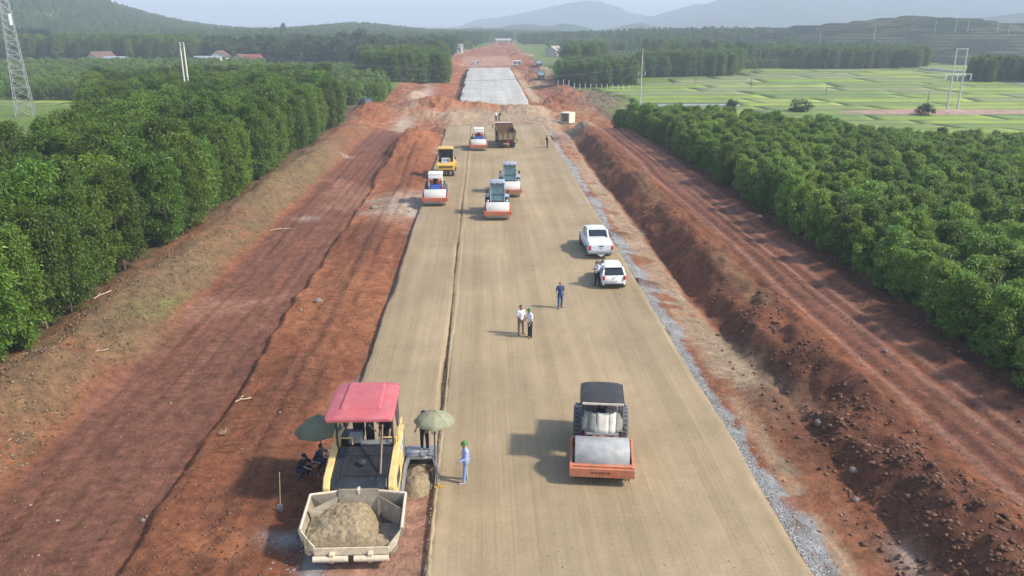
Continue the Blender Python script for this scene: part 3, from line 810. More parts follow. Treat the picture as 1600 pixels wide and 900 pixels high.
olive_src = [one_tree(567, 0, 47, OLIVE[0], 'tall grey green thin-leaved tree behind the mature stand', D=380, wide=.9),
             one_tree(388, 0, 56, OLIVE[1], 'olive coloured tree growing behind the red roofed house', D=392)]
one_tree(487, 0, 55, ROUND[3], 'slim dark tree between the village trees', D=380, wide=.55)
one_tree(447, 0, 37, OLIVE[0], 'spindly tree poking above the ridge line', D=620, wide=.5)
one_tree(1037, 0, 47, ROUND[1], 'round tree standing above the far wood', D=640, wide=.8)
one_tree(1426, 0, 76, ROUND[2], 'dark tree in the edge of the wood under the tea hill', D=330, wide=.7)
bush_src = [one_tree(1143, 168, 155, BUSH[0], 'single dark green bush beside the paddy, nearest the lone pole', name='bush', cat='bush', hm=2.0),
            one_tree(1250, 172, 156, BUSH[1], 'wide low dark bush at the edge of the bright paddy', name='bush', cat='bush', hm=2.0, wide=1.5)]
one_tree(1445, 178, 163, BUSH[0], 'scrubby bush in front of the twin pole earth patch', name='bush', cat='bush', hm=2.0, wide=1.1)
one_tree(988, 168, 153, BUSH[1], 'small bush standing close to the lone concrete pole', name='bush', cat='bush', hm=2.0)

# woods in the middle distance ---------------------------------------------------
def region(poly, s, jit=.5):
    P = np.array(poly); X, Y = jgrid(P[:, 0].min(), P[:, 0].max(), P[:, 1].min(), P[:, 1].max(), s, s * jit * .8, rs)
    ins = np.zeros(len(X), bool); n = len(P)
    for i in range(n):
        x0, y0 = P[i]; x1, y1 = P[(i + 1) % n]
        c = ((y0 > Y) != (y1 > Y)) & (X < (x1 - x0) * (Y - y0) / (y1 - y0 + 1e-9) + x0)
        ins ^= c
    return X[ins], Y[ins]
def pp(*l): return [pix(x, y, -1.2) for x, y in l]
def wood(name, poly, s, src, smin, smax, label, squash=None, cat='wood'):
    X, Y = region(poly, s); k = in_view(X, Y, 5, 160); X, Y = X[k], Y[k]
    return scatter(name, X, Y, rs.uniform(smin, smax, len(X)), src, label, cat, squash=squash)
far_tall = tall_src[:4]
# right side
wood('woodland', [pixd(905, 240) and (pixd(872, 246), 246), (pixd(905, 240), 240), (pixd(992, 247), 247), (pixd(996, 285), 285), (pixd(885, 300), 300)], 2.4, far_tall, .72, .92, 'square stand of tall trees at the near edge of the paddies by the haul track')
wood('woodland', [(pixd(1000, 286), 286), (pixd(1158, 296), 296), (pixd(1165, 345), 345), (pixd(1000, 345), 345)], 2.6, far_tall, .85, 1.05, 'tall dark stand of trees across the paddies with trunks showing')
wood('woodland', [(pixd(870, 300), 300), (pixd(1000, 345), 345), (pixd(1180, 350), 350), (pixd(1160, 430), 430), (pixd(905, 430), 430)], 2.9, young_src[:3] + far_tall[:1], 1.0, 1.35, 'lighter low plantation behind the square stand of trees')
wood('woodland', [(pixd(1165, 340), 340), (pixd(1330, 335), 335), (pixd(1462, 345), 345), (pixd(1466, 395), 395), (pixd(1170, 440), 440)], 2.9, far_tall + young_src[:2], .78, .98, 'long pale topped wood along the far side of the paddies')
wood('woodland', [(pixd(880, 440), 440), (pixd(1230, 445), 445), (pixd(1300, 640), 640), (pixd(850, 640), 640)], 3.8, far_tall[:2] + young_src[:3], .62, .9, 'broad belt of woods rising behind the paddies toward the blue hills')
wood('woodland', [(pixd(818, 640), 640), (pixd(1330, 640), 640), (pixd(1400, 1000), 1000), (pixd(790, 760), 760), (pixd(790, 1000), 1000)], 6.5, far_tall, .8, 1.1, 'far hazy woods below the blue mountains')
wood('woodland', [(pixd(1535, 258), 258), (pixd(1740, 258), 258), (pixd(1740, 290), 290), (pixd(1535, 285), 285)], 2.7, far_tall, .8, .98, 'dark green copse beside the paddy road under the tea hill')
# left side
wood('woodland', [(pixd(575, 252), 252), (pixd(606, 240), 240), (pixd(697, 250), 250), (pixd(697, 345), 345), (pixd(560, 345), 345)], 2.5, far_tall, .88, 1.1, 'mature dense stand of trees beside the cleared corridor')
wood('woodland', [(pixd(330, 195), 195), (pixd(555, 170), 170), (pixd(612, 185), 185), (pixd(600, 235), 235), (pixd(566, 300), 300), (pixd(330, 300), 300)], 2.6, young_src[:4], .9, 1.15, 'light green young plantation between the tall acacias and the mature stand')
wood('woodland', [(pixd(-130, 205), 205), (pixd(150, 190), 190), (pixd(340, 190), 190), (pixd(420, 330), 330), (pixd(-130, 330), 330)], 2.6, young_src[:4], .9, 1.25, 'mixed green plantation between the left-hand paddy and the houses')
wood('woodland', [(pixd(-150, 372), 372), (pixd(300, 372), 372), (pixd(330, 430), 430), (pixd(-150, 430), 430)], 3.6, far_tall + round_src[:1], 1.1, 1.5, 'line of tall trees with pale trunks behind the houses')
wood('woodland', [(pixd(330, 372), 372), (pixd(560, 345), 345), (pixd(700, 350), 350), (pixd(712, 480), 480), (pixd(300, 480), 480)], 5.0, round_src + olive_src + far_tall[:2], .75, 1.2, 'mixed village trees around the red roofed house')
wood('woodland', [(pixd(-150, 430), 430), (pixd(300, 430), 430), (pixd(640, 480), 480), (pixd(715, 480), 480), (pixd(755, 640), 640), (pixd(768, 740), 740), (pixd(800, 900), 900), (pixd(-150, 900), 900)], 5.6, far_tall + young_src[:1], .85, 1.15, 'forest covering the hill and the low ridge behind the houses')
wood('woodland', [(pixd(-150, 900), 900), (pixd(880, 900), 900), (pixd(870, 1300), 1300), (pixd(-150, 1300), 1300)], 9, far_tall, .9, 1.2, 'hazy forest on the farthest low ridge beside the corridor')
# scrub along the plantation edges
X = np.concatenate([rs.uniform(-26.6, -24.8, 90), rs.uniform(25.6, 27, 40)]); Y = np.concatenate([rs.uniform(30, 140, 90), rs.uniform(40, 140, 40)])
scatter('undergrowth', X, Y, rs.uniform(.25, .7, len(X)), bush_src, 'low green undergrowth along the feet of the plantations', 'undergrowth')

# ------------------------------------------------------------------ paddies
PAD = [paint('paddy_%d' % i, c, .8, var=.22, scale=.16, bump=.6, bscale=6) for i, c in enumerate([(.18, .245, .022), (.23, .285, .03), (.14, .195, .026), (.17, .21, .04), (.25, .29, .045), (.19, .21, .065)])]
M_WATER = paint('paddy_water', (.24, .28, .22), .12, var=.1, scale=.3, spec=.6)
M_BUND = paint('bund', (.115, .125, .04), .95, var=.4, scale=.5)
def paddy(name, rows, x_of, zoff, zfix, label, cols, seed):
    r = random.Random(seed)
    root = tag(empty(name), label, kind='structure')
    bm_ = MB()
    for i in range(len(rows) - 1):
        y0, y1 = rows[i], rows[i + 1]
        xa, xb = x_of(y0)
        x = xa + r.uniform(0, 8)
        sk0 = r.uniform(-2.5, 2.5)
        while x < xb:
            wdt = r.uniform(*cols)
            x2 = min(x + wdt, xb + 5)
            sk1 = r.uniform(-2.5, 2.5)
            g = .2
            pts = []
            for (ax, ay) in ((x + g, y0 + g), (x2 - g, y0 + g), (x2 - g + sk1, y1 - g), (x + g + sk0, y1 - g)):
                pts.append((ax, ay))
            z = zoff + r.uniform(-.012, .012)
            vs = []
            # subdivided thin plot following the slope of the field
            n = 9
            top = [[(lerp(lerp(pts[0][0], pts[1][0], u / n), lerp(pts[3][0], pts[2][0], u / n), v / 2), lerp(lerp(pts[0][1], pts[1][1], u / n), lerp(pts[3][1], pts[2][1], u / n), v / 2)) for u in range(n + 1)] for v in range(3)]
            xsx = np.array([q[0] for t in top for q in t]); ysy = np.array([q[1] for t in top for q in t])
            zz = zfix
            ysy = ysy + 1.0 * (N2(xsx / 34.0, ysy / 46.0) - .5); top = [[(xsx[v * (n + 1) + u], ysy[v * (n + 1) + u]) for u in range(n + 1)] for v in range(3)]
            V = np.stack([xsx, ysy, np.full(len(xsx), zz) + z], 1)
            me = np_mesh('rice_plot', V, grid_faces(n + 1, 3))
            wet = r.random() < .03
            me.materials.append(M_WATER if wet else PAD[r.choice((0, 0, 1, 1, 2, 2, 3, 4, 5))])
            ob = link(bpy.data.objects.new('rice_plot', me), root)
            md = ob.modifiers.new('thick', 'SOLIDIFY'); md.thickness = .3; md.offset = -1
            # earth bund on the near side
            for u in range(n):
                a_, c_ = top[0][u], top[0][u + 1]
                bm_.cyl((a_[0], a_[1] - .35, zz + z - .16), (c_[0], c_[1] - .35, zz + z - .16), .20, .20, 5)
            x = x2; sk0 = sk1
    bm_.build('bund', M_BUND, root)
    return root
rows = [128]
while rows[-1] < 350: rows.append(rows[-1] * random.Random(len(rows)).uniform(1.035, 1.075))
def xr(y):
    a = np.interp(y, [120, 128, 150, 185, 240, 250, 290, 340], [60, 44, 36, 27, 30, pixd(1000, 250), pixd(1165, 290), pixd(1170, 340)])
    return float(a), float(pixd(1740, y))
paddy('rice_field', rows, xr, .02, -1.5, 'patchwork of bright green paddies across the valley floor', (14, 42), 3)
def xl_(y): return float(pixd(-130, y)), float(min(pixd(150, y), -49))
rows = [84]
while rows[-1] < 200: rows.append(rows[-1] * random.Random(len(rows) + 90).uniform(1.05, 1.11))
paddy('rice_field', rows, xl_, .02, -.6, 'small bright paddy beside the lattice mast', (16, 40), 8)

# ------------------------------------------------------------------ tea hill and mountains
def hill_mesh(name, x0, x1, y0, y1, nx, ny, zf, cf, mat, label):
    X, Y = np.meshgrid(np.linspace(x0, x1, nx), np.linspace(y0, y1, ny)); X = X.ravel(); Y = Y.ravel()
    me = np_mesh(name, np.stack([X, Y, zf(X, Y)], 1), grid_faces(nx, ny), True)
    set_col(me, cf(X, Y)); me.materials.append(mat)
    return tag(link(bpy.data.objects.new(name, me)), label, kind='structure')
def vcol_mat(name, bs=.5, bd=1.0, scale=.3, var=.35):
    m, nt, b = new_mat(name)
    at = nd(nt, 'ShaderNodeVertexColor', layer_name='Col'); tc = nd(nt, 'ShaderNodeTexCoord')
    n1 = nd(nt, 'ShaderNodeTexNoise', i_Scale=scale, i_Detail=8.0, i_Roughness=.7); nt.links.new(tc.outputs['Object'], n1.inputs['Vector'])
    mr = nd(nt, 'ShaderNodeMapRange'); mr.inputs[1].default_value = .3; mr.inputs[2].default_value = .7; mr.inputs[3].default_value = 1 - var; mr.inputs[4].default_value = 1 + var
    nt.links.new(n1.outputs[0], mr.inputs[0])
    sc = nd(nt, 'ShaderNodeVectorMath', operation='SCALE'); nt.links.new(at.outputs[0], sc.inputs[0]); nt.links.new(mr.outputs[0], sc.inputs['Scale'])
    nt.links.new(sc.outputs[0], b.inputs['Base Color']); b.inputs['Roughness'].default_value = .9; b.inputs['Specular IOR Level'].default_value = .1
    bp = nd(nt, 'ShaderNodeBump', i_Strength=bs, i_Distance=bd); nt.links.new(n1.outputs[0], bp.inputs['Height']); nt.links.new(bp.outputs[0], b.inputs['Normal'])
    return m
M_HILL = vcol_mat('hill_green', .8, 6.0, .05, .4)
M_TEA = vcol_mat('tea_rows', .6, .5, .8, .3)
TX, TY = pixd(1420, 520), 520
def tea_raw(X, Y):
    return -2.2 + bump(X, Y, TX, TY, 95, 95, 19.5, .9) + bump(X, Y, TX + 150, TY + 10, 110, 90, 15, .9) + bump(X, Y, TX - 110, TY + 60, 80, 70, 8) + 1.5 * fbm(X / 30, Y / 30, 3, N2)
def tea_z(X, Y):
    h = tea_raw(X, Y); st = 1.5
    f = h / st; i = np.floor(f); t = f - i
    edge = np.minimum(sstep(0, 12, X - TX + 185), sstep(0, 14, Y - 352))
    return (i + sstep(.55, 1.0, t)) * st + .25 * fbm(X / 1.6, Y / 1.6, 3, N4) - 3 * (1 - edge)
def tea_c(X, Y):
    h = tea_raw(X, Y); t = h / 1.5 - np.floor(h / 1.5)
    c = np.empty((len(X), 3)); c[:] = (.022, .036, .021)
    g = sstep(.75, .9, t) * sstep(-.2, .3, fbm(X / 14, Y / 14, 3, N3)); c = c * (1 - g[:, None]) + np.array((.12, .135, .07)) * g[:, None]
    b = sstep(.25, .5, fbm(X / 22, Y / 12, 3, N1)) * sstep(8, 13, h); c = c * (1 - b[:, None] * .6) + np.array((.13, .12, .06)) * b[:, None] * .6
    return c
hill_mesh('tea_hill', TX - 190, TX + 300, 350, 650, 330, 240, tea_z, tea_c, M_TEA, 'dark terraced tea hill with pale row edges beyond the paddies')
def mount(name, x0, x1, y, depth, prof, label, seed, col=(.040, .072, .036), nx=150, ny=60, rid=.25):
    pxs = np.array([p[0] for p in prof], float); pys = np.array([p[1] for p in prof], float)
    Xs = (pxs - 753) / FPX * (y * CP); Zs = CAM_H + (36 - pys) * y / 1307.0
    def zf(X, Y):
        z = np.interp(X, Xs, Zs); t = (Y - y) / depth
        r_ = fbm(X / (depth * .35) + seed, Y / (depth * .35), 5, N3) * rid
        prof_ = np.clip(1 - np.abs(t + .25 * r_), 0, 1) ** .85
        return -6 + (z + 6) * prof_ * (1 + r_ * np.clip(np.abs(t) * 3, 0, 1) * .8) + z * .04 * fbm(X / (depth * .05), Y / (depth * .05), 3, N1)
    def cf(X, Y):
        n = fbm(X / (depth * .12), Y / (depth * .12), 4, N2)
        return np.array(col)[None, :] * (1 + .5 * n[:, None])
    return hill_mesh(name, Xs[0], Xs[-1], y - depth, y + depth, nx, ny, zf, cf, M_HILL, label)
mount('mountain', 0, 0, 1500, 330, [(660, 60), (690, 52), (715, 46), (745, 41), (765, 44), (785, 42), (805, 38), (830, 37), (855, 41), (880, 36), (905, 39), (930, 46), (960, 44), (985, 38), (1005, 36), (1030, 42), (1060, 50)], 'row of small hazy wooded hills where the corridor disappears', 3)
mount('mountain', 0, 0, 2600, 700, [(900, 58), (960, 42), (1000, 33), (1040, 20), (1080, 10), (1110, 6), (1140, -6), (1180, -16), (1230, -22), (1290, -12), (1350, -20), (1420, -30), (1500, -24), (1580, -34), (1680, -30), (1800, -24), (1950, 0)], 'broad blue green mountain flank behind the tea hill', 11, nx=220, ny=90)
mount('mountain', 0, 0, 3000, 500, [(640, 50), (680, 46), (720, 40), (745, 30), (780, 28), (810, 22), (850, 14), (880, 8), (905, 4), (930, 2), (960, 10), (985, 20), (1020, 26), (1060, 26), (1100, 40), (1150, 50)], 'pale far peak fading into the haze above the corridor', 19)
mount('mountain', 0, 0, 1350, 250, [(1380, 60), (1450, 44), (1500, 36), (1560, 26), (1620, 20), (1700, 16), (1800, 20), (1950, 40)], 'low wooded spur at the foot of the blue mountain beside the tea hill', 27)
HZ_TOP = 150.0
def haze():
    m, nt, b = new_mat('haze_air'); nt.nodes.remove(b)
    pv = nd(nt, 'ShaderNodeVolumePrincipled'); pv.inputs['Color'].default_value = (.80, .90, 1.0, 1); pv.inputs['Density'].default_value = HZ_D; pv.inputs['Anisotropy'].default_value = .0
    nt.links.new(pv.outputs[0], nt.nodes['Material Output'].inputs['Volume'])
    bm_ = MB(); bm_.box(0, 1600, (HZ_TOP - 12) / 2, 11000, 11500, HZ_TOP + 12)
    tag(bm_.build('haze', m), 'thin pale haze hanging in the valley air', 'haze', kind='stuff')
HZ_D = .00058
# ------------------------------------------------------------------ materials for machines
DUST = (.34, .26, .165)
P_YEL = paint('yellow_paint', (.66, .40, .065), .5, var=.16, scale=2, dirt=.36)
P_CREAM = paint('faded_yellow_paint', (.68, .49, .18), .55, var=.2, scale=2.5, dirt=.4, dirtcol=(.42, .34, .22))
P_ORA = paint('orange_paint', (.56, .105, .032), .55, var=.25, scale=3, dirt=.42)
P_ORB = paint('faded_orange_paint', (.52, .165, .08), .6, var=.28, scale=3, dirt=.45)
P_RED = paint('faded_red_plastic', (.46, .105, .11), .55, var=.12, scale=1.6, dirt=.3, dirtcol=(.52, .22, .22))
P_BLK = paint('black_hood_paint', (.022, .024, .027), .38, var=.4, scale=1.6, dirt=.16, dirtcol=(.12, .12, .115))
P_DARK = paint('dark_metal', (.035, .035, .036), .55, var=.4, scale=5, dirt=.3, dirtcol=(.16, .13, .10))
P_GREY = paint('grey_metal', (.26, .265, .27), .5, metal=.3, var=.2, scale=4, dirt=.25)
P_STEEL = paint('worn_steel', (.62, .62, .62), .38, metal=.55, var=.16, scale=5, dirt=.16, dirtcol=(.35, .31, .25))
P_DRUM = paint('drum_steel', (.36, .36, .35), .62, metal=.15, var=.25, scale=3, dirt=.42, dirtcol=(.42, .37, .28))
P_DRUMD = paint('dusty_drum', (.58, .55, .49), .6, metal=.1, var=.12, scale=3, dirt=.35, dirtcol=(.50, .44, .34))
P_TYRE = paint('dusty_tyre', (.075, .078, .085), .85, var=.3, scale=4, dirt=.45, dirtcol=(.20, .19, .175), bump=.3)
P_TYREL = paint('tyre_lug', (.20, .205, .215), .85, var=.3, scale=4, dirt=.4, dirtcol=(.26, .24, .21))
P_HOP = paint('hopper_plate', (.33, .28, .21), .7, metal=.1, var=.35, scale=2.5, dirt=.55, dirtcol=(.26, .20, .13))
P_HOPL = paint('hopper_lip', (.62, .52, .36), .6, var=.2, scale=4, dirt=.3)
P_PILE = paint('aggregate', (.27, .205, .118), .95, var=.4, scale=9, bump=1.0, bscale=22)
P_CANV = paint('canvas', (.62, .57, .47), .9, var=.14, scale=4, dirt=.25, dirtcol=(.42, .36, .27), bump=.3, bscale=8)
P_CANVD = paint('grey_canvas', (.26, .245, .21), .9, var=.2, scale=4, dirt=.2, bump=.3, bscale=8)
P_ROOFB = paint('dark_roof_sheet', (.038, .034, .031), .6, var=.3, scale=2, dirt=.15, dirtcol=(.13, .11, .09))
P_WHITE = paint('white_paint', (.74, .745, .75), .3, var=.06, scale=2, dirt=.22, dirtcol=(.55, .50, .42), spec=.6)
P_WROOF = paint('white_canopy', (.70, .69, .64), .55, var=.12, scale=3, dirt=.35, dirtcol=(.60, .55, .46))
P_BLUE = paint('blue_hood', (.035, .075, .30), .5, var=.2, scale=3, dirt=.15)
P_CABG = paint('cab_grey', (.33, .36, .41), .45, var=.15, scale=3, dirt=.32)
P_GLASS = paint('dark_glass', (.016, .022, .026), .08, var=.1, scale=2, spec=.8)
P_GLASST = paint('tinted_cab_glass', (.10, .20, .20), .10, var=.25, scale=1.2, spec=.9)
P_LAMP = paint('red_lamp', (.50, .018, .014), .3, var=.1)
P_CLEAR = paint('clear_lamp', (.75, .75, .72), .2, var=.05)
P_PLAST = paint('black_plastic', (.02, .02, .021), .6, var=.2)
P_RUST = paint('rusty_tipper', (.165, .088, .048), .75, var=.3, scale=2, dirt=.35, dirtcol=(.27, .17, .09))
P_TAILG = paint('tailgate', (.30, .215, .11), .75, var=.3, scale=3, dirt=.35, dirtcol=(.20, .12, .07))
P_UMBG = paint('green_cloth', (.15, .16, .095), .85, var=.15, scale=4, dirt=.15, dirtcol=(.17, .18, .12))
P_UMBK = paint('khaki_cloth', (.27, .265, .16), .85, var=.14, scale=4, dirt=.15, dirtcol=(.38, .36, .25))
P_PURP = paint('curtain', (.065, .035, .045), .85, var=.2)
P_TEXT = paint('faded_lettering', (.16, .055, .025), .7, var=.6, scale=14)
P_WOOD = paint('pole_wood', (.42, .27, .15), .8, var=.2, scale=8)

def cylx(m, y, z, x0, x1, r, seg=28): return m.cyl((x0, y, z), (x1, y, z), r, r, seg)
def tyre(parent, x, y, z, r, w, lugs=0, name='wheel'):
    wh = empty(name, (x, y, z), 0, parent)
    prof = [(r * .52, -w / 2), (r * .86, -w / 2), (r * .97, -w * .38), (r, -w * .25), (r, w * .25), (r * .97, w * .38), (r * .86, w / 2), (r * .52, w / 2)]
    MB().lathe(prof, (0, 0, 0), (1, 0, 0), 28).build('tyre', P_TYRE, wh, auto=40)
    MB().lathe([(r * .1, -w * .42), (r * .5, -w * .36), (r * .55, -w * .44), (r * .55, w * .44), (r * .5, w * .36), (r * .1, w * .42)], (0, 0, 0), (1, 0, 0), 20).build('rim', P_GREY, wh, auto=30)
    if lugs:
        m = MB()
        for i in range(lugs):
            for s in (-1, 1):
                a = 2 * math.pi * (i + (.25 * s)) / lugs
                b = a + s * .9 * 2 * math.pi / lugs * 1.1
                p = [(xx, math.cos(t) * r * 1.004, math.sin(t) * r * 1.004) for xx, t in ((-w * .42, a), (0, (a + b) / 2), (w * .42, b))]
                m.tube(p, .022, 5)
        m.build('tread', P_TYREL, wh)
    return wh

# ------------------------------------------------------------------ soil rollers (front of the machine towards -y)
def roller(label, loc, rz, style, group=None, near=False, drum=P_DRUMD, beam=P_ORA, lettering=True):
    t = thing('road_roller', label, 'roller', loc, rz, group)
    R_, W = .74, 2.06
    yd = .86                                            # drum centre
    dm = MB(); dm.lathe([(R_ * .62, -W / 2 + .05), (R_ * .66, -W / 2 - .0), (R_ - .012, -W / 2), (R_, -W / 2 + .02), (R_, W / 2 - .02), (R_ - .012, W / 2), (R_ * .66, W / 2), (R_ * .62, W / 2 - .05)], (0, yd, R_), (1, 0, 0), 56)
    d = dm.build('drum', drum, t, auto=35)
    for s in (-1, 1): MB().cyl((s * (W / 2 - .06), yd, R_), (s * (W / 2 + .07), yd, R_), .3, .3, 20).build('drum_hub', P_DARK, d, auto=40)
    fr = empty('drum_frame', (0, 0, 0), 0, t)
    f = MB()
    for s in (-1, 1):
        f.prism([(-.06, .34 if near else .5), (.12, .34 if near else .5), (.5, .46), (1.25, .46), (1.75, .55), (1.75, 1.06), (1.5, 1.1), (1.1, .92), (.45, .86), (.1, .82), (-.06, .80)], s * (W / 2 + .09), s * (W / 2 + .19))
    f.build('side_beam', beam, fr, bev=.012)
    fb = MB(); fb.box(0, -.05, .57 if near else .68, W + .38, .16, .36 if near else .34, bev=.015); fb.box(0, .08, .79, W + .2, .2, .06, bev=.01)
    front = fb.build('front_beam', beam, fr)
    if near:
        te = MB()
        for i in range(19): te.box(-1.0 + i * 2.0 / 18, -.06, .315, .055, .12, .05)
        te.build('scraper_tooth_row', P_PLAST, front)
        m = MB()
        rr = random.Random(3)
        x = -.38
        for wd in (.10, .05, .10, .03, .09, .10, .09, .08, .09):       # worn lettering, only smudged strokes remain
            m.box(x, -.134, .60 + rr.uniform(-.01, .01), wd * .75, .006, .035 + rr.uniform(0, .05)); m.box(x + wd * .3, -.134, .585, .018, .006, .09); x += wd
        m.build('lettering', P_TEXT, front)
    else:
        for s in (-.62, .62):
            MB().box(s, -.135, .68, .42, .012, .10).build('stripe', P_CANVD, front)
    rb = MB(); rb.box(0, 1.75, .82, W + .36, .14, .44, bev=.015); rb.box(0, 2.0, .75, .7, .5, .4, bev=.02)
    rb.build('rear_beam', beam, fr)
    for s in (-1, 1): tyre(t, s * .86, 3.55, .76, .76, .52, 26 if near else 0)
    ch = MB(); ch.box(0, 3.4, .95, 1.15, 2.4, .5, bev=.04); ch.box(0, 2.5, .95, .9, .5, .4, bev=.03)
    ch.build('chassis', beam if not near else P_DARK, t)
    if style == 'canvas':
        # old machine: sheet roof on posts, cloth tied across the front
        y0, y1, zt = 1.55, 3.25, 2.72
        rf = MB(); n = 8
        rings = []
        for i, y in enumerate((y0 - .06, y0, (y0 + y1) / 2, y1)):
            up = [(-.83 + 1.66 * k / n, y, zt + .05 * math.sin(math.pi * k / n) - (.04 if i == 0 else 0) + (.0 if 0 < k < n else -.05)) for k in range(n + 1)]
            rings.append(up + [(p[0], p[1], p[2] - .05) for p in up[::-1]])
        rf.loft(rings); r_ = rf.build('roof', P_ROOFB, t, auto=35)
        fl = MB()
        for s in (-1, 1): fl.quadp((s * .82, y0, zt - .03), (s * .82, y1, zt - .03), (s * .86, y1, zt - .28), (s * .86, y0 + .1, zt - .22), .015)
        fl.build('side_flap', P_ROOFB, r_)
        MB().box(0, y0 - .07, zt - .07, 1.6, .05, .09, bev=.02).build('roof_edge', P_CANV, r_)
        for sx in (-.74, .74):
            for y in (y0 + .1, y1 - .1): MB().cyl((sx, y, 1.1), (sx * 1.03, y, zt - .04), .035, .035, 8).build('roof_post', P_DARK, t)
        # cloth front, four sagging panels
        cl = [(-.80, -.52, P_CANVD), (-.53, -.20, P_CANVD), (-.21, .24, P_CANV), (.23, .52, P_CANV), (.51, .78, P_CANVD)]
        for j, (xa, xb, mt) in enumerate(cl):
            V = []; nx_, nz_ = 5, 6
            for b in range(nz_):
                v = b / (nz_ - 1)
                for a in range(nx_):
                    u = a / (nx_ - 1)
                    side = abs((xa + (xb - xa) * u)) / .8
                    V.append((xa + (xb - xa) * u, y0 + .02 - .30 * v + .35 * max(0, side - .45) - .02 * math.sin(3.1 * u) + .012 * math.sin(5 * u + j * 2 + 4 * v), 2.24 - .72 * v + .02 * math.sin(5 * u + j)))
            me = np_mesh('cloth_panel', np.array(V), grid_faces(nx_, nz_), True); me.materials.append(mt)
            ob = link(bpy.data.objects.new('cloth_panel', me), t); md = ob.modifiers.new('th', 'SOLIDIFY'); md.thickness = .012
        MB().box(0, y0 - .30, 1.49, 1.25, .14, .07, bev=.02).build('front_step', P_GREY, t)
        h = MB(); h.tube([(-.3, 1.2, 1.2), (-.2, .95 + .55, 1.32), (.0, 1.5, 1.15), (.25, 1.55, 1.28), (.35, 1.8, 1.05)], .02, 6); h.tube([(-.45, 1.75, .9), (-.1, 1.6, 1.15), (.2, 1.8, .9)], .02, 6)
        h.build('hose', P_PLAST, t)
        for s in (-1, 1): MB().box(s * .83, y0 + .1, 1.55, .1, .12, .16, bev=.02).build('lamp', P_DARK, t)
        MB().box(-.62, 1.55, 1.15, .16, .3, .5, bev=.02).build('tank', P_ORA, t)
        MB().box(.55, 1.6, 1.1, .2, .3, .4, bev=.02).build('tool_box', paint('ochre_box', (.5, .26, .10), .6), t)
        MB().box(0, 2.95, 1.35, 1.3, 1.0, .5, bev=.05).build('operator_platform', P_DARK, t)
        MB().box(0, 4.1, 1.55, 1.25, 1.3, .8, bev=.08).build('engine_hood', P_ORB, t)
        s_ = MB(); s_.box(0, 2.75, 1.72, .5, .45, .12, bev=.04); s_.box(0, 2.98, 1.98, .5, .1, .5, bev=.04); s_.build('seat', P_PLAST, t)
    elif style == 'cab':
        y0, y1, zb, zt = 2.0, 3.5, 1.15, 2.95
        MB().box(0, 2.75, 1.1, 1.5, 1.7, .3, bev=.04).build('cab_floor', P_DARK, t)
        gl = MB(); gl.loft([[(-.62, y0 + .02, zb + .2), (.62, y0 + .02, zb + .2), (.66, y1 - .02, zb + .2), (-.66, y1 - .02, zb + .2)], [(-.6, y0 + .18, zt - .1), (.6, y0 + .18, zt - .1), (.62, y1 - .06, zt - .1), (-.62, y1 - .06, zt - .1)]])
        g = gl.build('cab_glass', P_GLASST, t)
        MB().box(0, y0 + .055, 1.93, 1.16, .03, .05, rot=(R(-5), 0, 0)).build('glass_bar', P_DARK, g)
        MB().box(0, y0 + .02, 1.28, 1.24, .05, .2, bev=.02).build('lower_panel', P_DARK, g)
        for sx in (-.63, .63):
            for (ya, yb) in ((y0, y0 + .16), (y1, y1 - .05)): MB().cyl((sx, ya, zb), (sx * .97, yb, zt - .08), .055, .05, 8).build('cab_pillar', P_CABG, t)
        rf = MB(); rf.box(0, (y0 + y1) / 2 + .08, zt, 1.42, 1.62, .16, bev=.07, seg=3); rf.box(0, (y0 + y1) / 2 + .1, zt + .1, 1.1, 1.2, .08, bev=.035)
        r_ = rf.build('cab_roof', P_CABG, t, auto=40)
        for sx in (-.45, 0, .45): MB().box(sx, y0 + .02, zt + .0, .13, .1, .1, bev=.02).build('work_lamp', P_PLAST, r_)
        for sx in (-.45, .45): MB().box(sx, y1 + .1, zt + .1, .12, .1, .1, bev=.02).build('rear_lamp', P_PLAST, r_)
        for s in (-1, 1):
            mi = MB(); mi.tube([(s * .62, y0 + .1, 2.4), (s * .92, y0 - .05, 2.35)], .018, 6); mi.box(s * .96, y0 - .06, 2.22, .16, .06, .32, bev=.025); mi.build('mirror', P_PLAST, t)
            MB().ball((s * .86, 1.95, 1.38), .09).build('headlamp', P_CLEAR, t, smooth=True)
        hd = MB(); hd.box(0, 4.2, 1.5, 1.3, 1.5, .75, bev=.1); hd.build('engine_hood', P_CABG, t, auto=40)
        for s in (-1, 1): MB().box(s * .86, 3.4, 1.56, .5, 1.3, .06, bev=.02).build('fender', P_CABG, t)
    else:
        # open canopy with blue bonnet cloth in front of the operator
        y0, y1, zt = 2.0, 3.4, 2.72
        rf = MB(); rf.box(0, (y0 + y1) / 2 + .05, zt, 1.42, 1.6, .14, bev=.06, seg=3); rf.box(0, y0 - .02, zt - .22, 1.3, .08, .34, rot=(R(-14), 0, 0), bev=.03)
        rf.build('canopy_roof', P_WROOF, t, auto=40)
        for sx in (-.64, .64):
            for y in (y0 + .05, y1): MB().cyl((sx, y, 1.0), (sx, y, zt - .03), .04, .04, 8).build('canopy_post', P_WROOF, t)
        for s in (-1, 1):
            mi = MB(); mi.tube([(s * .64, y0, 2.1), (s * .84, y0 - .05, 2.05)], .018, 6); mi.box(s * .87, y0 - .06, 1.95, .15, .06, .28, bev=.025); mi.build('mirror', P_PLAST, t)
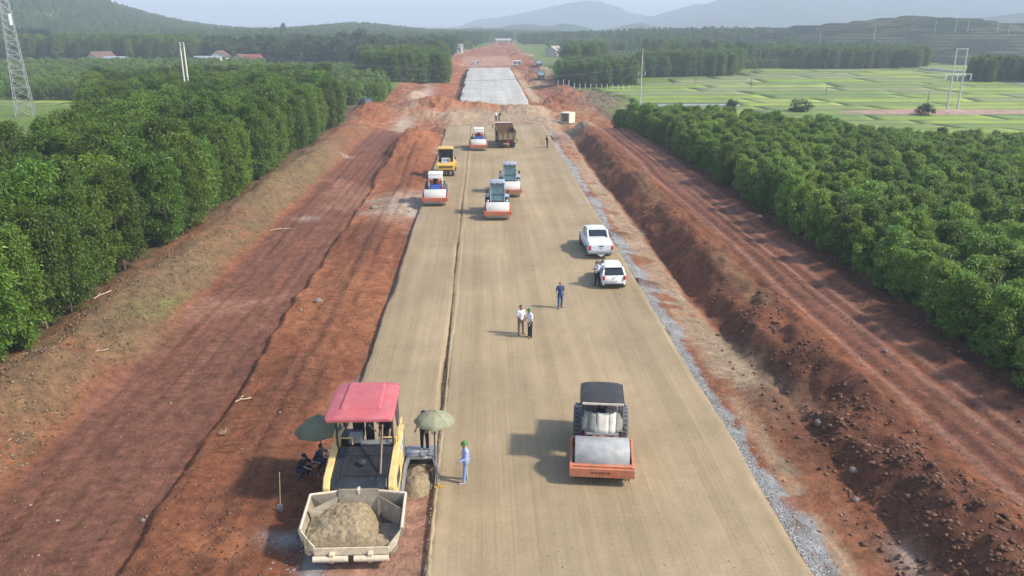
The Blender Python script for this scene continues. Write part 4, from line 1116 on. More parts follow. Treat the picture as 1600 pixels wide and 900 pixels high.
        MB().loft([[(-.56, 1.72, 1.18), (.56, 1.72, 1.18), (.58, 2.3, 1.1), (-.58, 2.3, 1.1)], [(-.5, 1.92, 1.55), (.5, 1.92, 1.55), (.52, 2.32, 1.62), (-.52, 2.32, 1.62)], [(-.46, 2.06, 1.68), (.46, 2.06, 1.68), (.48, 2.32, 1.72), (-.48, 2.32, 1.72)]]).build('blue_cover', P_BLUE, t, auto=40)
        st = MB(); st.cyl((0, 2.3, 1.3), (0, 2.25, 1.95), .03); st.lathe([(.17, -.015), (.2, 0), (.17, .015)], (0, 2.25, 1.97), (0, -.4, 1), 16); st.build('steering_wheel', P_PLAST, t)
        s_ = MB(); s_.box(0, 2.85, 1.5, .5, .45, .14, bev=.04); s_.box(0, 3.1, 1.8, .5, .1, .55, bev=.04); s_.build('seat', P_PLAST, t)
        MB().box(0, 2.9, 1.2, 1.4, 1.2, .3, bev=.04).build('operator_platform', P_DARK, t)
        MB().box(0, 4.15, 1.5, 1.25, 1.4, .7, bev=.1).build('engine_hood', P_ORA, t, auto=40)
        for s in (-1, 1): MB().box(s * .70, 2.1, 1.35, .1, .6, .5, bev=.03).build('side_rail', P_ORA if s > 0 else P_DARK, t)
    return t
a = pix(941, 749, .34)
roller_near = roller('old orange-framed roller with black sheet roof and cloth front, alone on the wide lane', (a[0], a[1] + .15, 0), R(-7.0), 'canvas', near=True, drum=P_DRUM, beam=P_ORB)
a = pix(778, 345); roller('grey-cabbed roller leading the other grey-cabbed roller on the wide lane', (a[0], a[1], 0), R(0), 'cab')
a = pix(797, 309); roller('grey-cabbed roller with faded orange beam following close behind the other grey-cabbed roller', (a[0], a[1], 0), R(-1), 'cab', beam=P_ORB)
a = pix(680, 323); roller_green = roller('white-canopied roller with blue bonnet and green-hatted driver on the narrow lane', (a[0], a[1], .015), R(1), 'canopy')
a = pix(748, 236); roller('white-canopied roller with blue bonnet standing next to the dump truck', (a[0], a[1], 0), R(0), 'canopy')

# ------------------------------------------------------------------ pneumatic tyre roller
def tyre_roller(loc, rz):
    t = thing('tyre_roller', 'yellow pneumatic tyre roller with black windowed cab on the narrow lane', 'roller', loc, rz)
    for i in range(4): tyre(t, -.78 + i * .52, .5, .5, .5, .36)
    for i in range(5): tyre(t, -.96 + i * .48, 3.9, .5, .5, .34)
    b = MB(); b.prism([(-.15, .75), (-.1, 1.35), (.15, 1.5), (.9, 1.52), (4.6, 1.55), (4.7, .8), (4.2, .62), (3.2, .95), (1.3, .95), (.95, 1.05), (.2, 1.05)], -1.02, 1.02)
    b.build('body', P_YEL, t, bev=.05)
    MB().box(0, -.16, 1.12, 1.5, .04, .14).build('front_grille', P_DARK, t)
    y0, y1, zb, zt = 1.0, 2.5, 1.5, 3.0
    gl = MB(); gl.loft([[(-.72, y0, zb), (.72, y0, zb), (.74, y1, zb), (-.74, y1, zb)], [(-.74, y0 + .1, zt - .08), (.74, y0 + .1, zt - .08), (.76, y1, zt - .08), (-.76, y1, zt - .08)]]); gl.build('cab_glass', P_GLASS, t)
    for sx in (-.75, .75):
        for ya in (y0, y1): MB().cyl((sx, ya, zb - .1), (sx, ya + (.1 if ya == y0 else 0), zt), .055, .055, 8).build('cab_pillar', P_PLAST, t)
    MB().box(0, 1.8, zt, 1.75, 1.8, .14, bev=.06, seg=3).build('cab_roof', P_YEL, t, auto=40)
    MB().prism([(.15, 1.5), (.95, 1.98), (1.05, 1.98), (1.05, 1.5)], -.5, .32).build('bonnet', P_CABG, t, bev=.03)
    for x in (-.2, .12): MB().box(x, .58, 1.79, .2, .14, .03, rot=(R(31), 0, 0)).build('vent', P_PLAST, t)
    MB().box(.42, .75, 1.72, .14, .8, .4, bev=.03).build('side_rail', P_YEL, t)
    MB().box(1.12, .6, 1.25, .3, .9, .5, bev=.05).build('tank', P_YEL, t)
    for s in (-1, 1):
        mi = MB(); mi.tube([(s * .75, y0, 2.2), (s * 1.02, y0 - .1, 2.1)], .018, 6); mi.box(s * 1.05, y0 - .12, 1.95, .16, .06, .32, bev=.025); mi.build('mirror', P_PLAST, t)
    return t
a = pix(697, 276, 0); tyre_roller((a[0], a[1], .015), R(1))

# ------------------------------------------------------------------ dump truck seen from behind (rear towards -y)
def dump_truck(loc, rz):
    t = thing('dump_truck', 'rust brown dump truck with white cab seen from its tailgate', 'truck', loc, rz)
    for y in (.9, 2.2):
        for s in (-1, 1):
            tyre(t, s * 1.02, y, .52, .52, .30); tyre(t, s * .70, y, .52, .52, .28)
    for s in (-1, 1): tyre(t, s * 1.02, 6.3, .52, .52, .32)
    c = MB()
    for s in (-1, 1): c.box(s * .42, 3.6, .9, .12, 7.0, .26)
    for y in (.3, 1.5, 3, 5): c.box(0, y, .85, .8, .12, .2)
    c.build('chassis', P_DARK, t)
    # tipper: floor, flared sides, front board, tailgate
    tp = empty('tipper_body', (0, 0, 0), 0, t)
    MB().box(0, 2.6, 1.18, 2.2, 4.8, .1).build('floor', P_RUST, tp)
    for s in (-1, 1):
        MB().quadp((s * 1.1, .15, 1.2), (s * 1.1, 5.05, 1.2), (s * 1.24, 5.05, 2.35), (s * 1.24, .1, 2.35), .05).build('side_wall', P_RUST, tp)
        for i in range(6): MB().box(s * 1.22, .35 + i * .9, 1.72, .09, .1, 1.16, rot=(0, R(7) * s, 0)).build('rib', P_RUST, tp)
        MB().box(s * 1.25, 2.6, 2.36, .12, 5.0, .1, bev=.02).build('top_rail', P_RUST, tp)
    MB().box(0, 5.08, 2.0, 2.45, .08, 1.7).build('front_board', P_RUST, tp)
    MB().box(0, 5.25, 2.88, 2.45, .5, .07).build('cab_guard', P_RUST, tp)
    tg = MB(); tg.box(0, .08, 1.7, 2.3, .07, 1.08); g = tg.build('tailgate', P_TAILG, tp, bev=.01)
    for i in range(4): MB().box(-1.08 + i * .72, .0, 1.7, .14, .08, 1.1, bev=.015).build('tailgate_rib', P_TAILG, g)
    for z in (1.2, 2.2): MB().box(0, .0, z, 2.3, .08, .12, bev=.015).build('tailgate_rail', P_RUST, g)
    V = []; n = 14
    for j in range(n):
        for i in range(n):
            u, v = i / (n - 1) * 2 - 1, j / (n - 1) * 2 - 1
            V.append((u * 1.05, 2.6 + v * 2.35, 1.28 + .35 * (1 - abs(u)) * (1 - abs(v)) + .06 * float(N3(u * 6 + 20, v * 9 + 20))))
    me = np_mesh('load_residue', np.array(V), grid_faces(n, n), True); me.materials.append(P_PILE); link(bpy.data.objects.new('load_residue', me), tp)
    cb = MB(); cb.prism([(5.55, .75), (5.55, 2.75), (5.8, 2.85), (7.0, 2.8), (7.4, 1.9), (7.5, .7)], -1.22, 1.22); k = cb.build('cab', P_WHITE, t, bev=.06)
    for s in (-1, 1):
        MB().prism([(5.9, 1.75), (5.9, 2.55), (6.8, 2.55), (7.12, 1.75)], s * 1.222, s * 1.235).build('side_window', P_GLASS, k)
        mi = MB(); mi.tube([(s * 1.2, 7.2, 2.5), (s * 1.48, 7.25, 2.45)], .025, 6); mi.box(s * 1.5, 7.25, 2.15, .1, .14, .6, bev=.03); mi.build('mirror', P_PLAST, k)
        MB().box(s * .95, .1, .8, .4, .06, .14).build('tail_lamp', P_LAMP, t)
        MB().box(s * 1.02, 3.1, .95, .36, .9, .5, bev=.06).build('side_tank', P_GREY, t)
    MB().box(0, .1, .78, 2.3, .1, .12).build('rear_bumper', P_DARK, t)
    MB().box(.1, .05, .95, .5, .04, .2).build('number_plate', P_LAMP, t)
    MB().tube([(1.18, .4, 1.1), (1.45, .35, 1.25), (1.55, .35, 1.0), (1.4, .35, .72), (1.15, .4, .65)], .05, 8).build('hose_bracket', P_RUST, t)
    for s in (-1, 1): MB().quadp((s * .65, .12, .75), (s * 1.15, .12, .75), (s * 1.15, .1, .2), (s * .65, .1, .2), .02).build('mud_flap', P_PLAST, t)
    return t
a = pix(792, 232); dump_truck((a[0], a[1], 0), R(3))

# ------------------------------------------------------------------ cars seen from behind (rear towards -y)
def ring(y, hw, zb, zt, r=.12, top=None):
    """rounded rectangle cross-section at station y"""
    top = top or hw
    return [(-hw + r * .4, y, zb), (hw - r * .4, y, zb), (hw, y, zb + r), (hw, y, (zb + zt) * .5), (top, y, zt - r * .6), (top - r, y, zt), (-top + r, y, zt), (-top, y, zt - r * .6), (-hw, y, (zb + zt) * .5), (-hw, y, zb + r)]
def car(kind, label, loc, rz):
    t = thing('pickup_truck' if kind == 'pickup' else 'hatchback_car', label, 'pickup' if kind == 'pickup' else 'car', loc, rz)
    pk = kind == 'pickup'
    if pk: L, hw, wb0, wb1, wr = 5.3, .93, 1.15, 4.35, .38
    else: L, hw, wb0, wb1, wr = 3.6, .80, .55, 2.95, .29
    zb = .42 if pk else .27
    if pk:
        st = [(0, .88, 1.02, .90), (.06, .90, 1.08, .92), (.5, .93, 1.12, .93), (1.9, .93, 1.12, .93), (3.6, .93, 1.10, .92), (4.1, .93, 1.10, .90), (4.9, .91, 1.04, .84), (5.2, .86, .92, .78), (5.3, .78, .80, .70)]
    else:
        st = [(0, .72, .86, .70), (.05, .77, .90, .75), (.3, .80, .92, .79), (1.5, .80, .90, .79), (2.6, .80, .88, .77), (3.2, .78, .80, .70), (3.5, .72, .68, .62), (3.6, .62, .58, .54)]
    b = MB(); b.loft([ring(y, w_, zb, z_, .13, tp) for y, w_, z_, tp in st]); body = b.build('body', P_WHITE, t, auto=50)
    # greenhouse
    if pk: gr = [(1.72, .80, 1.08, .72, 1.1), (2.05, .80, 1.08, .69, 1.74), (2.35, .8, 1.08, .69, 1.80), (3.3, .8, 1.08, .68, 1.78), (3.6, .8, 1.08, .66, 1.70), (4.25, .8, 1.06, .70, 1.08)]
    else: gr = [(.12, .72, .86, .70, .9), (.42, .73, .88, .58, 1.40), (.75, .74, .88, .58, 1.46), (1.7, .74, .88, .57, 1.46), (2.0, .74, .88, .55, 1.40), (2.75, .72, .86, .62, .88)]
    rings = []
    for y, w0, z0, w1, z1 in gr: rings.append([(-w0, y, z0 - .05), (w0, y, z0 - .05), (w0, y, z0), (w1 + .03, y, z1 - .07), (w1 - .06, y, z1 - .01), (-w1 + .06, y, z1 - .01), (-w1 - .03, y, z1 - .07), (-w0, y, z0)])
    g = MB(); g.loft(rings); gh = g.build('windows', P_GLASS, t, auto=40)
    rf = MB(); seg = gr[1:5]
    rf.loft([[(-w1 - .02, y, z1 - .07), (w1 + .02, y, z1 - .07), (w1 + .035, y, z1 - .05), (w1 - .05, y, z1 + .012), (0, y, z1 + .03), (-w1 + .05, y, z1 + .012), (-w1 - .035, y, z1 - .05)] for y, w0, z0, w1, z1 in seg]); rf.build('roof', P_WHITE, t, auto=50)
    # pillars
    def pil(pa, pb, r): 
        for s in (-1, 1): MB().cyl((s * pa[0], pa[1], pa[2]), (s * pb[0], pb[1], pb[2]), r, r, 6).build('pillar', P_WHITE, t)
    if pk:
        pil((.80, 1.74, 1.06), (.70, 2.06, 1.72), .06); pil((.81, 2.65, 1.06), (.71, 2.66, 1.74), .035); pil((.80, 4.25, 1.05), (.68, 3.6, 1.68), .045)
        # tonneau cover, tailgate, sport bar
        co = MB(); co.loft([[(-.84, y, z - .06), (.84, y, z - .06), (.86, y, z), (.5, y, z + .05), (-.5, y, z + .05), (-.86, y, z)] for y, z in ((.02, 1.08), (.2, 1.17), (1.0, 1.24), (1.62, 1.27), (1.75, 1.2))]); lid = co.build('bed_cover', P_WHITE, t, auto=50)
        for s in (-1, 1): MB().prism([(1.0, 1.15), (1.75, 1.15), (2.05, 1.74), (1.95, 1.76)], s * .70, s * .80).build('sail_panel', P_WHITE, t, bev=.02)
        MB().box(0, .0, .84, 1.5, .05, .42, bev=.03).build('tailgate', P_WHITE, t)
        MB().box(0, -.03, 1.0, .34, .03, .08, bev=.01).build('tailgate_handle', P_PLAST, t)
        MB().box(0, -.03, .82, .2, .02, .05, bev=.008).build('badge', P_GREY, t)
        bp = MB(); bp.box(0, -.08, .52, 1.7, .2, .14, bev=.04); bp.build('rear_bumper', P_GREY, t)
        MB().prism([(-.35, .42), (.35, .42), (0, .24)], -.14, -.06, 'y').build('tow_guard', P_CLEAR, t)
        lz, lx, lh, lw = .86, .83, .34, .16
    else:
        pil((.73, .14, .88), (.60, .44, 1.36), .07); pil((.745, 1.35, .88), (.60, 1.38, 1.42), .035); pil((.72, 2.72, .86), (.57, 2.0, 1.38), .04)
        sp = MB(); sp.box(0, .36, 1.43, 1.12, .22, .05, bev=.02); sp.build('roof_spoiler', P_WHITE, t)
        MB().quadp((-.55, .12, .97), (.55, .12, .97), (.49, .40, 1.37), (-.49, .40, 1.37), .012).build('rear_window', P_GLASS, t)
        bp = MB(); bp.box(0, 0, .34, 1.3, .1, .12, bev=.03); bp.build('rear_bumper', P_PLAST, t)
        MB().box(0, -.03, .80, .10, .03, .06, bev=.01).build('badge', P_GREY, t)
        pl = MB().box(0, -.02, .56, .42, .02, .11).build('number_plate', P_CANV, t)
        lz, lx, lh, lw = .78, .68, .26, .16
    for s in (-1, 1):
        MB().box(s * lx, .02, lz, lw, .12, lh, rot=(R(-6), 0, 0), bev=.03).build('tail_lamp', P_LAMP, t)
        MB().box(s * (hw + .08), (3.6 if pk else 2.25), (1.12 if pk else .92), .2, .1, .14, bev=.04).build('wing_mirror', P_WHITE if pk else P_PLAST, t)
        for y in (wb0, wb1):
            tyre(t, s * (hw - .10), y, wr, wr, .22)
            MB().lathe([(wr * 1.14, 0), (wr * 1.14, .006)], (s * (hw - .004), y, wr + .02), (s, 0, 0), 24).build('wheel_arch', P_PLAST, t)
        for y in ((2.3, 3.25) if pk else (1.0, 1.95)):
            MB().box(s * (hw + .005), y, (.98 if pk else .78), .03, .16, .03, bev=.008).build('door_handle', P_WHITE, t)
        if pk:
            MB().box(s * .92, 2.9, .40, .16, 1.9, .06, bev=.02).build('side_step', P_PLAST, t)
            MB().quadp((s * .68, .72, .62), (s * .98, .72, .62), (s * .98, .68, .16), (s * .68, .68, .16), .02).build('mud_flap', P_GREY, t)
    return t
a = pix(936, 405); car('pickup', 'white double-cab pickup with a bed cover parked ahead of the hatchback', (a[0] + .12, a[1], 0), R(1.5))
a = pix(959, 452); car('hatch', 'small white hatchback parked at the stone shoulder behind the pickup', (a[0], a[1], 0), R(1))

# ------------------------------------------------------------------ paver (hopper towards -y)
PVX, PVY, PZ0 = -4.42, 21.9, -.22
def parasol(name, label, loc, r, h, mat, n=8, tilt=(0, 0), drop=.33, pole0=None, zt=0):
    t = thing(name, label, 'parasol', loc, 0)
    top = Vector((tilt[0], tilt[1], h))
    nrm = Vector((tilt[0] * .25, tilt[1] * .25, 1)).normalized()
    q = nrm.to_track_quat('Z', 'Y').to_matrix()
    V = []; F = []
    R_ = 4
    V.append(tuple(top))
    cols = n * 4
    for k_ in range(1, R_ + 1):
        u = k_ / R_
        for i in range(cols):
            a = 2 * math.pi * i / cols
            sc = 1 - .07 * u * (1 - abs(math.cos(a * n / 2)))
            V.append(tuple(top + q @ Vector((r * u * sc * math.cos(a), r * u * sc * math.sin(a), -drop * r * (u ** 1.7) * 1.5))))
    fs = []
    for i in range(cols):
        fs.append((0, 1 + i, 1 + (i + 1) % cols))
    for k_ in range(1, R_):
        for i in range(cols):
            a_, b2 = 1 + (k_ - 1) * cols + i, 1 + (k_ - 1) * cols + (i + 1) % cols
            fs.append((a_, a_ + cols, b2 + cols, b2))
    me = bpy.data.meshes.new('canopy'); me.from_pydata(V, [], fs); me.materials.append(mat)
    me.polygons.foreach_set('use_smooth', np.ones(len(me.polygons), bool))
    can = link(bpy.data.objects.new('canopy', me), t); md = can.modifiers.new('th', 'SOLIDIFY'); md.thickness = .008
    for i in range(n):
        a = 2 * math.pi * i / n
        pts = [top + q @ Vector((r * u * math.cos(a), r * u * math.sin(a), -drop * r * (u ** 1.7) * 1.5 + .006)) for u in (0.02, .35, .7, 1)]
        MB().tube(pts, .009, 5).build('rib', mat, can)
    MB().cyl((0, 0, zt), tuple(top + nrm * .06), .022, .018, 8).build('pole', P_DARK, t)
    return t
def paver():
    t = thing('asphalt_paver', 'large yellow and black paving machine with red canopy and loaded front hopper', 'paver', (PVX, PVY, PZ0), R(0))
    # crawler tracks
    for s in (-1, 1):
        tr = empty('crawler_track', (s * .98, 0, 0), 0, t)
        MB().prism([(1.55, .12), (1.8, .02), (4.9, .02), (5.15, .14), (5.25, .45), (5.1, .75), (4.8, .86), (1.9, .8), (1.6, .7), (1.45, .42)], -.17, .17).build('track_belt', P_DARK, tr, bev=.03)
        for i in range(5): MB().cyl((-.19, 1.9 + i * .7, .4), (.19, 1.9 + i * .7, .4), .26, .26, 16).build('road_wheel', P_GREY, tr)
    # hopper ------------------------------------------------------------
    h = empty('hopper', (0, 0, 0), 0, t)
    zf, zt = .55, 1.52
    MB().box(0, .95, zf - .04, 2.86, 2.0, .08).build('hopper_floor', P_HOP, h)
    MB().box(0, 1.86, 1.12, 1.36, .08, 1.05, rot=(R(-8), 0, 0)).build('back_plate', P_HOP, h)
    for s in (-1, 1):
        w_ = empty('hopper_wing', (0, 0, 0), 0, h)
        m = MB(); m.quadp((s * 1.42, .02, zf), (s * 1.42, 1.9, zf), (s * 1.62, 1.8, zt), (s * 1.66, .12, zt - .2), .05 * s); m.build('side_plate', P_HOP, w_)
        m = MB(); m.quadp((s * .62, 1.9, zf), (s * 1.42, 1.9, zf), (s * 1.62, 1.8, zt), (s * .60, 1.98, zt), .045 * s); m.build('rear_plate', P_HOP, w_)
        m = MB(); m.quadp((s * .85, 1.66, zf + .12), (s * 1.43, 1.25, zf + .1), (s * 1.56, 1.1, zt - .14), (s * .7, 1.86, zt - .1), .03 * s); m.build('corner_plate', P_HOP, w_)
        m = MB(); m.tube([(s * 1.63, .1, zt - .18), (s * 1.62, 1.8, zt + .02), (s * .62, 2.0, zt + .02)], .045, 8); m.build('wing_lip', P_HOPL, w_)
        m = MB(); m.quadp((s * 1.64, .12, zt - .2), (s * 1.42, .02, zf), (s * 1.16, -.06, zf + .0), (s * 1.2, -.05, zf + .24), .04 * s); m.build('front_apron', P_HOPL, w_)
        m = MB(); m.box(s * .62, -.12, zf - .1, .16, .26, .34, bev=.03); m.build('roller_bracket', P_HOPL, h)
    MB().box(0, -.06, zf + .04, 2.42, .05, .32, bev=.015).build('front_lip', P_HOPL, h)
    for s in (-1, 1): MB().cyl((s * .10, -.2, .42), (s * 1.22, -.2, .42), .10, .10, 18).build('push_roller', P_HOPL, h)
    MB().box(0, -.1, .42, 2.5, .1, .12).build('push_beam', P_DARK, h)
    # heap of mix
    n = 80; V = []
    for j in range(n):
        for i in range(n):
            u, v = i / (n - 1), j / (n - 1)
            y = .02 + v * 1.8; x = (-1 + 2 * u) * 1.50
            cx = -.25; r2 = ((x - cx) / 1.1) ** 2 + ((y - .95) / .95) ** 2
            z = zf + .06 + .52 * math.exp(-r2 * .75) + .16 * max(0, 1 - y / .9) + (.28 if x < .2 else .28 * max(0, 1 - (x - .2) / .6)) * (.55 + .45 * min(1, y * 1.6))
            z += .10 * float(fbm(np.array([x * 2.2]), np.array([y * 2.2]), 3, N4)[0]) + .075 * float(fbm(np.array([x * 7.]), np.array([y * 7.]), 4, N2, .65)[0])
            wall = abs(x) - 1.42
            if x > .45 and y > .45: z -= .34 * min(1, (x - .45) / .4) * min(1, (y - .45) / .3)
            z -= .10 * max(0, abs(x) - .9)
            if j == 0: z = zf - .02
            V.append((x, y - (.05 if j == 0 else 0), max(z, zf - .02)))
    me = np_mesh('mix_heap', np.array(V), grid_faces(n, n), True); me.materials.append(P_PILE); pile = link(bpy.data.objects.new('mix_heap', me))
    pile.location = (PVX, PVY, PZ0); tag(pile, 'heap of tan crushed stone mix filling the paver hopper', 'gravel heap')
    # tractor body --------------------------------------------------------
    y0, y1 = 2.02, 4.05
    m = MB(); m.prism([(y0 + .02, .8), (y0, 1.62), (y0 + .25, 1.86), (y1, 2.12), (y1, .8)], -.98, .98); hood = m.build('hood', P_BLK, t, bev=.05)
    MB().box(0, y0 + .02, 1.42, 1.7, .1, .42, bev=.03).build('hood_front', P_DARK, hood)
    MB().lathe([(.13, 0), (.15, .03), (.15, .12), (.09, .16), (.02, .17)], (-.02, 3.0, 1.97), (0, 0, 1), 18).build('air_cap', P_DARK, hood, auto=40)
    for x in (-.64, .64): MB().box(x, 3.0, 2.0, .02, 1.9, .02, rot=(R(7.5), 0, 0)).build('hood_seam', P_DARK, hood)
    MB().box(0, 2.4, 1.915, 1.1, .03, .02).build('hood_handle', P_DARK, hood)
    MB().box(0, 3.5, 2.06, 1.9, .02, .02).build('hood_seam', P_DARK, hood)
    for i in range(7): MB().box(-.5 + i * .03, 3.25, 2.02, .012, .3, .012, rot=(R(7.5), 0, 0)).build('vent_slot', P_DARK, hood) if i % 2 == 0 else None
    for s in (-1, 1):
        m = MB(); m.prism([(y0 - .02, .75), (y0 - .04, 1.66), (y0 + .22, 1.93), (y1 + .05, 2.18), (y1 + 1.5, 2.18), (y1 + 1.5, .9), (y0 + 1.2, .75)], s * 1.0, s * 1.24); m.build('side_panel', P_CREAM, t, bev=.035)
        MB().box(s * 1.25, 3.1, 1.4, .02, .8, .45).build('side_vent', P_DARK, t)
    MB().box(0, 2.0, 1.55, .12, .3, .22, bev=.05).build('front_lamp', P_HOPL, t)
    MB().cyl((.70, 2.45, 1.9), (.66, 3.9, 3.05), .045, .04, 12).build('exhaust_pipe', paint('exhaust', (.16, .11, .09), .5, metal=.4, var=.3), t, auto=40)
    # operator platform
    MB().box(0, 4.85, 1.42, 2.3, 1.6, .12).build('platform', P_DARK, t)
    MB().box(-.62, 4.9, 1.85, .7, .6, .75, bev=.05).build('control_cabinet', P_DARK, t)
    MB().box(-.45, 4.6, 2.15, .5, .4, .3, bev=.04).build('generator', P_GREY, t)
    for x in (-.45, .6):
        s_ = MB(); s_.box(x, 5.1, 1.9, .45, .45, .12, bev=.04); s_.box(x, 5.33, 2.2, .45, .1, .55, bev=.04); s_.build('seat', P_PLAST, t)
    m = MB(); m.box(.35, 4.4, 2.05, 1.2, .3, .1, bev=.03); m.box(.35, 4.4, 1.75, 1.1, .22, .6, bev=.03); m.build('console', P_GREY, t)
    st = MB(); st.lathe([(.15, -.012), (.18, 0), (.15, .012)], (.6, 4.62, 2.28), (0, .5, 1), 18); st.cyl((.6, 4.5, 2.1), (.6, 4.62, 2.28), .02); st.build('steering_wheel', P_PLAST, t)
    for s in (-1, 1):
        m = MB(); m.tube([(s * 1.1, 4.1, 2.15), (s * 1.1, 4.1, 2.42), (s * .5, 4.1, 2.42), (s * .5, 4.1, 2.15)], .03, 8); m.build('hand_rail', P_CREAM, t)
        m = MB(); m.tube([(s * 1.16, 4.2, 2.1), (s * 1.16, 4.2, 2.5), (s * 1.16, 5.5, 2.5), (s * 1.16, 5.5, 1.5)], .03, 8); m.build('hand_rail', P_CREAM, t)
    MB().tube([(.1, 4.75, 1.5), (.1, 4.75, 2.75), (.18, 4.85, 2.8), (.18, 5.0, 1.5)], .018, 6).build('grab_rail', P_DARK, t)
    # canopy
    zc = 3.88
    def crow(y, hw, z, crown):
        return [(-hw, y, z - .10), (-hw, y, z - .03), (-hw + .12, y, z + crown * .6), (-hw * .45, y, z + crown), (hw * .45, y, z + crown), (hw - .12, y, z + crown * .6), (hw, y, z - .03), (hw, y, z - .10), (hw - .08, y, z - .09), (-hw + .08, y, z - .09)]
    m = MB(); m.loft([crow(2.82, 1.10, zc - .06, .0), crow(2.90, 1.17, zc - .02, .05), crow(3.2, 1.2, zc, .08), crow(5.3, 1.18, zc + .02, .09), crow(5.62, 1.12, zc - .0, .05), crow(5.7, 1.05, zc - .04, .0)])
    can = m.build('canopy_roof', P_RED, t, auto=45)
    m = MB(); m.loft([[(-.74, 3.32, zc + .07), (.74, 3.32, zc + .07), (.70, 5.45, zc + .09), (-.70, 5.45, zc + .09)], [(-.68, 3.42, zc + .17), (.68, 3.42, zc + .17), (.64, 5.36, zc + .18), (-.64, 5.36, zc + .18)]]); m.build('canopy_panel', P_RED, can, bev=.04)
    for sx in (-1.02, 1.02):
        for y in (3.9 + .1, 5.5): MB().cyl((sx, y, 1.5), (sx * .98, y - .1, zc - .05), .04, .04, 8).build('canopy_post', P_DARK, t)
    m = MB(); m.quadp((1.12, 3.9, zc - .1), (1.10, 5.3, zc - .1), (1.12, 5.2, zc - 1.25), (1.13, 4.3, zc - 1.0), .015); m.build('side_curtain', P_PURP, t)
    m = MB()
    for i in range(3): m.box(1.255, 4.35 + i * .22, 1.85 + .06 * (i % 2), .006, .13, .2)
    m.build('side_lettering', paint('teal_lettering', (.04, .30, .30), .5), t)
    m = MB(); m.box(1.25, 4.6, 1.85, .008, 1.0, .5); m.build('side_decal', P_WHITE, t)
    # leveling arms, screed and its extension
    for s in (-1, 1): MB().prism([(2.6, .55), (2.6, .72), (4.5, 1.05), (5.75, .72), (5.75, .45), (4.5, .85)], s * 1.30, s * 1.40).build('tow_arm', P_GREY, t, bev=.01)
    sc = empty('screed', (0, 0, 0), 0, t)
    MB().box(0, 5.95, .52, 2.5, .55, .5, bev=.03).build('main_screed', P_DARK, sc)
    MB().box(0, 6.35, .60, 2.9, .4, .05).build('walkway', P_GREY, sc)
    for k_, (y, z, r_) in enumerate(((5.62, .66, .075), (5.82, .80, .055), (5.95, .62, .065))):
        MB().cyl((1.15, y, z), (2.28, y, z), r_, r_, 14).build('extension_tube', P_STEEL, sc, auto=40)
    m = MB(); m.box(1.62, 5.72, .78, .80, .46, .05); m.box(1.24, 5.72, .8, .06, .5, .14); m.box(1.86, 5.72, .8, .06, .5, .14); m.build('extension_box', P_GREY, sc, bev=.01)
    MB().box(1.72, 6.05, .42, 1.3, .45, .34, bev=.03).build('extension_plate', P_DARK, sc)
    MB().box(1.8, 6.3, .66, 1.1, .45, .04).build('extension_walkway', P_GREY, sc)
    MB().box(-1.5, 6.0, .42, .5, .5, .34, bev=.03).build('extension_plate', P_DARK, sc)
    m = MB(); m.quadp((2.34, 4.45, .22), (2.34, 6.3, .22), (2.34, 6.3, .62), (2.34, 4.55, .46), .03); m.build('end_plate', P_DARK, sc)
    m = MB(); m.tube([(2.36, 6.1, .6), (2.36, 6.1, 1.5), (2.42, 6.1, 1.55)], .03, 6); m.tube([(2.36, 5.6, .6), (2.40, 5.65, 1.25), (2.36, 6.1, 1.45)], .022, 6); m.build('control_stand', P_GREY, sc)
    MB().box(2.36, 6.08, 1.52, .22, .18, .14, bev=.03).build('control_box', P_CANVD, sc)
    m = MB(); rr = random.Random(2)
    for j in range(3):
        pts = [(2.38 + .02 * j, 5.75, 1.1), (2.36 + .05 * j, 5.3, .8 - .1 * j), (2.46 + .05 * j, 4.8, .55), (2.44 + .1 * j, 4.25, .32)]
        m.tube([(p[0] + rr.uniform(-.03, .03), p[1], p[2] + rr.uniform(-.04, .04)) for p in pts], .022, 6)
    m.build('sensor_arm', P_GREY, sc)
    m = MB(); m.box(2.62, 4.15, .25, .36, .06, .05); m.box(2.62, 4.15, .32, .1, .06, .12); m.build('edge_sensor', P_YEL, sc)
    # hoses and hardware on the left flank
    m = MB()
    for i in range(5): m.tube([(-1.28, 2.6 + i * .35, .7), (-1.42, 2.7 + i * .35, .95 + .1 * (i % 2)), (-1.30, 2.9 + i * .35, 1.2)], .03, 6)
    m.box(-1.42, 3.4, .55, .3, 1.5, .3, bev=.05); m.build('hose_bundle', P_DARK, t)
    return t
paver()
# mix pushed out in front of the screed extension
def heap(name, cx, cy, z0, sx, sy, h, mat, label, cat, n=26, seed=0, kind=None):
    V = []
    for j in range(n):
        for i in range(n):
            u, v = i / (n - 1) * 2 - 1, j / (n - 1) * 2 - 1
            r2 = u * u + v * v
            z = h * max(0, 1 - r2) ** .8 * (1 + .35 * float(fbm(np.array([u * 2.3 + seed]), np.array([v * 2.3]), 4, N4)[0])) + .03 * float(fbm(np.array([u * 8. + seed]), np.array([v * 8.]), 3, N2)[0]) - .05 * min(1, r2)
            V.append((u * sx, v * sy, z))
    me = np_mesh(name, np.array(V), grid_faces(n, n), True); me.materials.append(mat)
    o = link(bpy.data.objects.new(name, me)); o.location = (cx, cy, z0)
    return tag(o, label, cat, kind=kind)
heap('gravel_heap', PVX + 1.75, PVY + 4.85, -.22, .72, 1.05, .5, P_PILE, 'low heap of tan mix in front of the screed extension', 'gravel heap')
heap('gravel_heap', PVX - .5, PVY - .95, -.23, .55, .35, .06, P_PILE, 'small spill of mix on the ground ahead of the hopper', 'gravel heap', seed=4)
parasol('parasol', 'khaki parasol shading the man on the screed extension', (PVX + 2.40, PVY + 5.35, 0), .80, 2.6, P_UMBK, tilt=(.05, -.05), zt=.3)
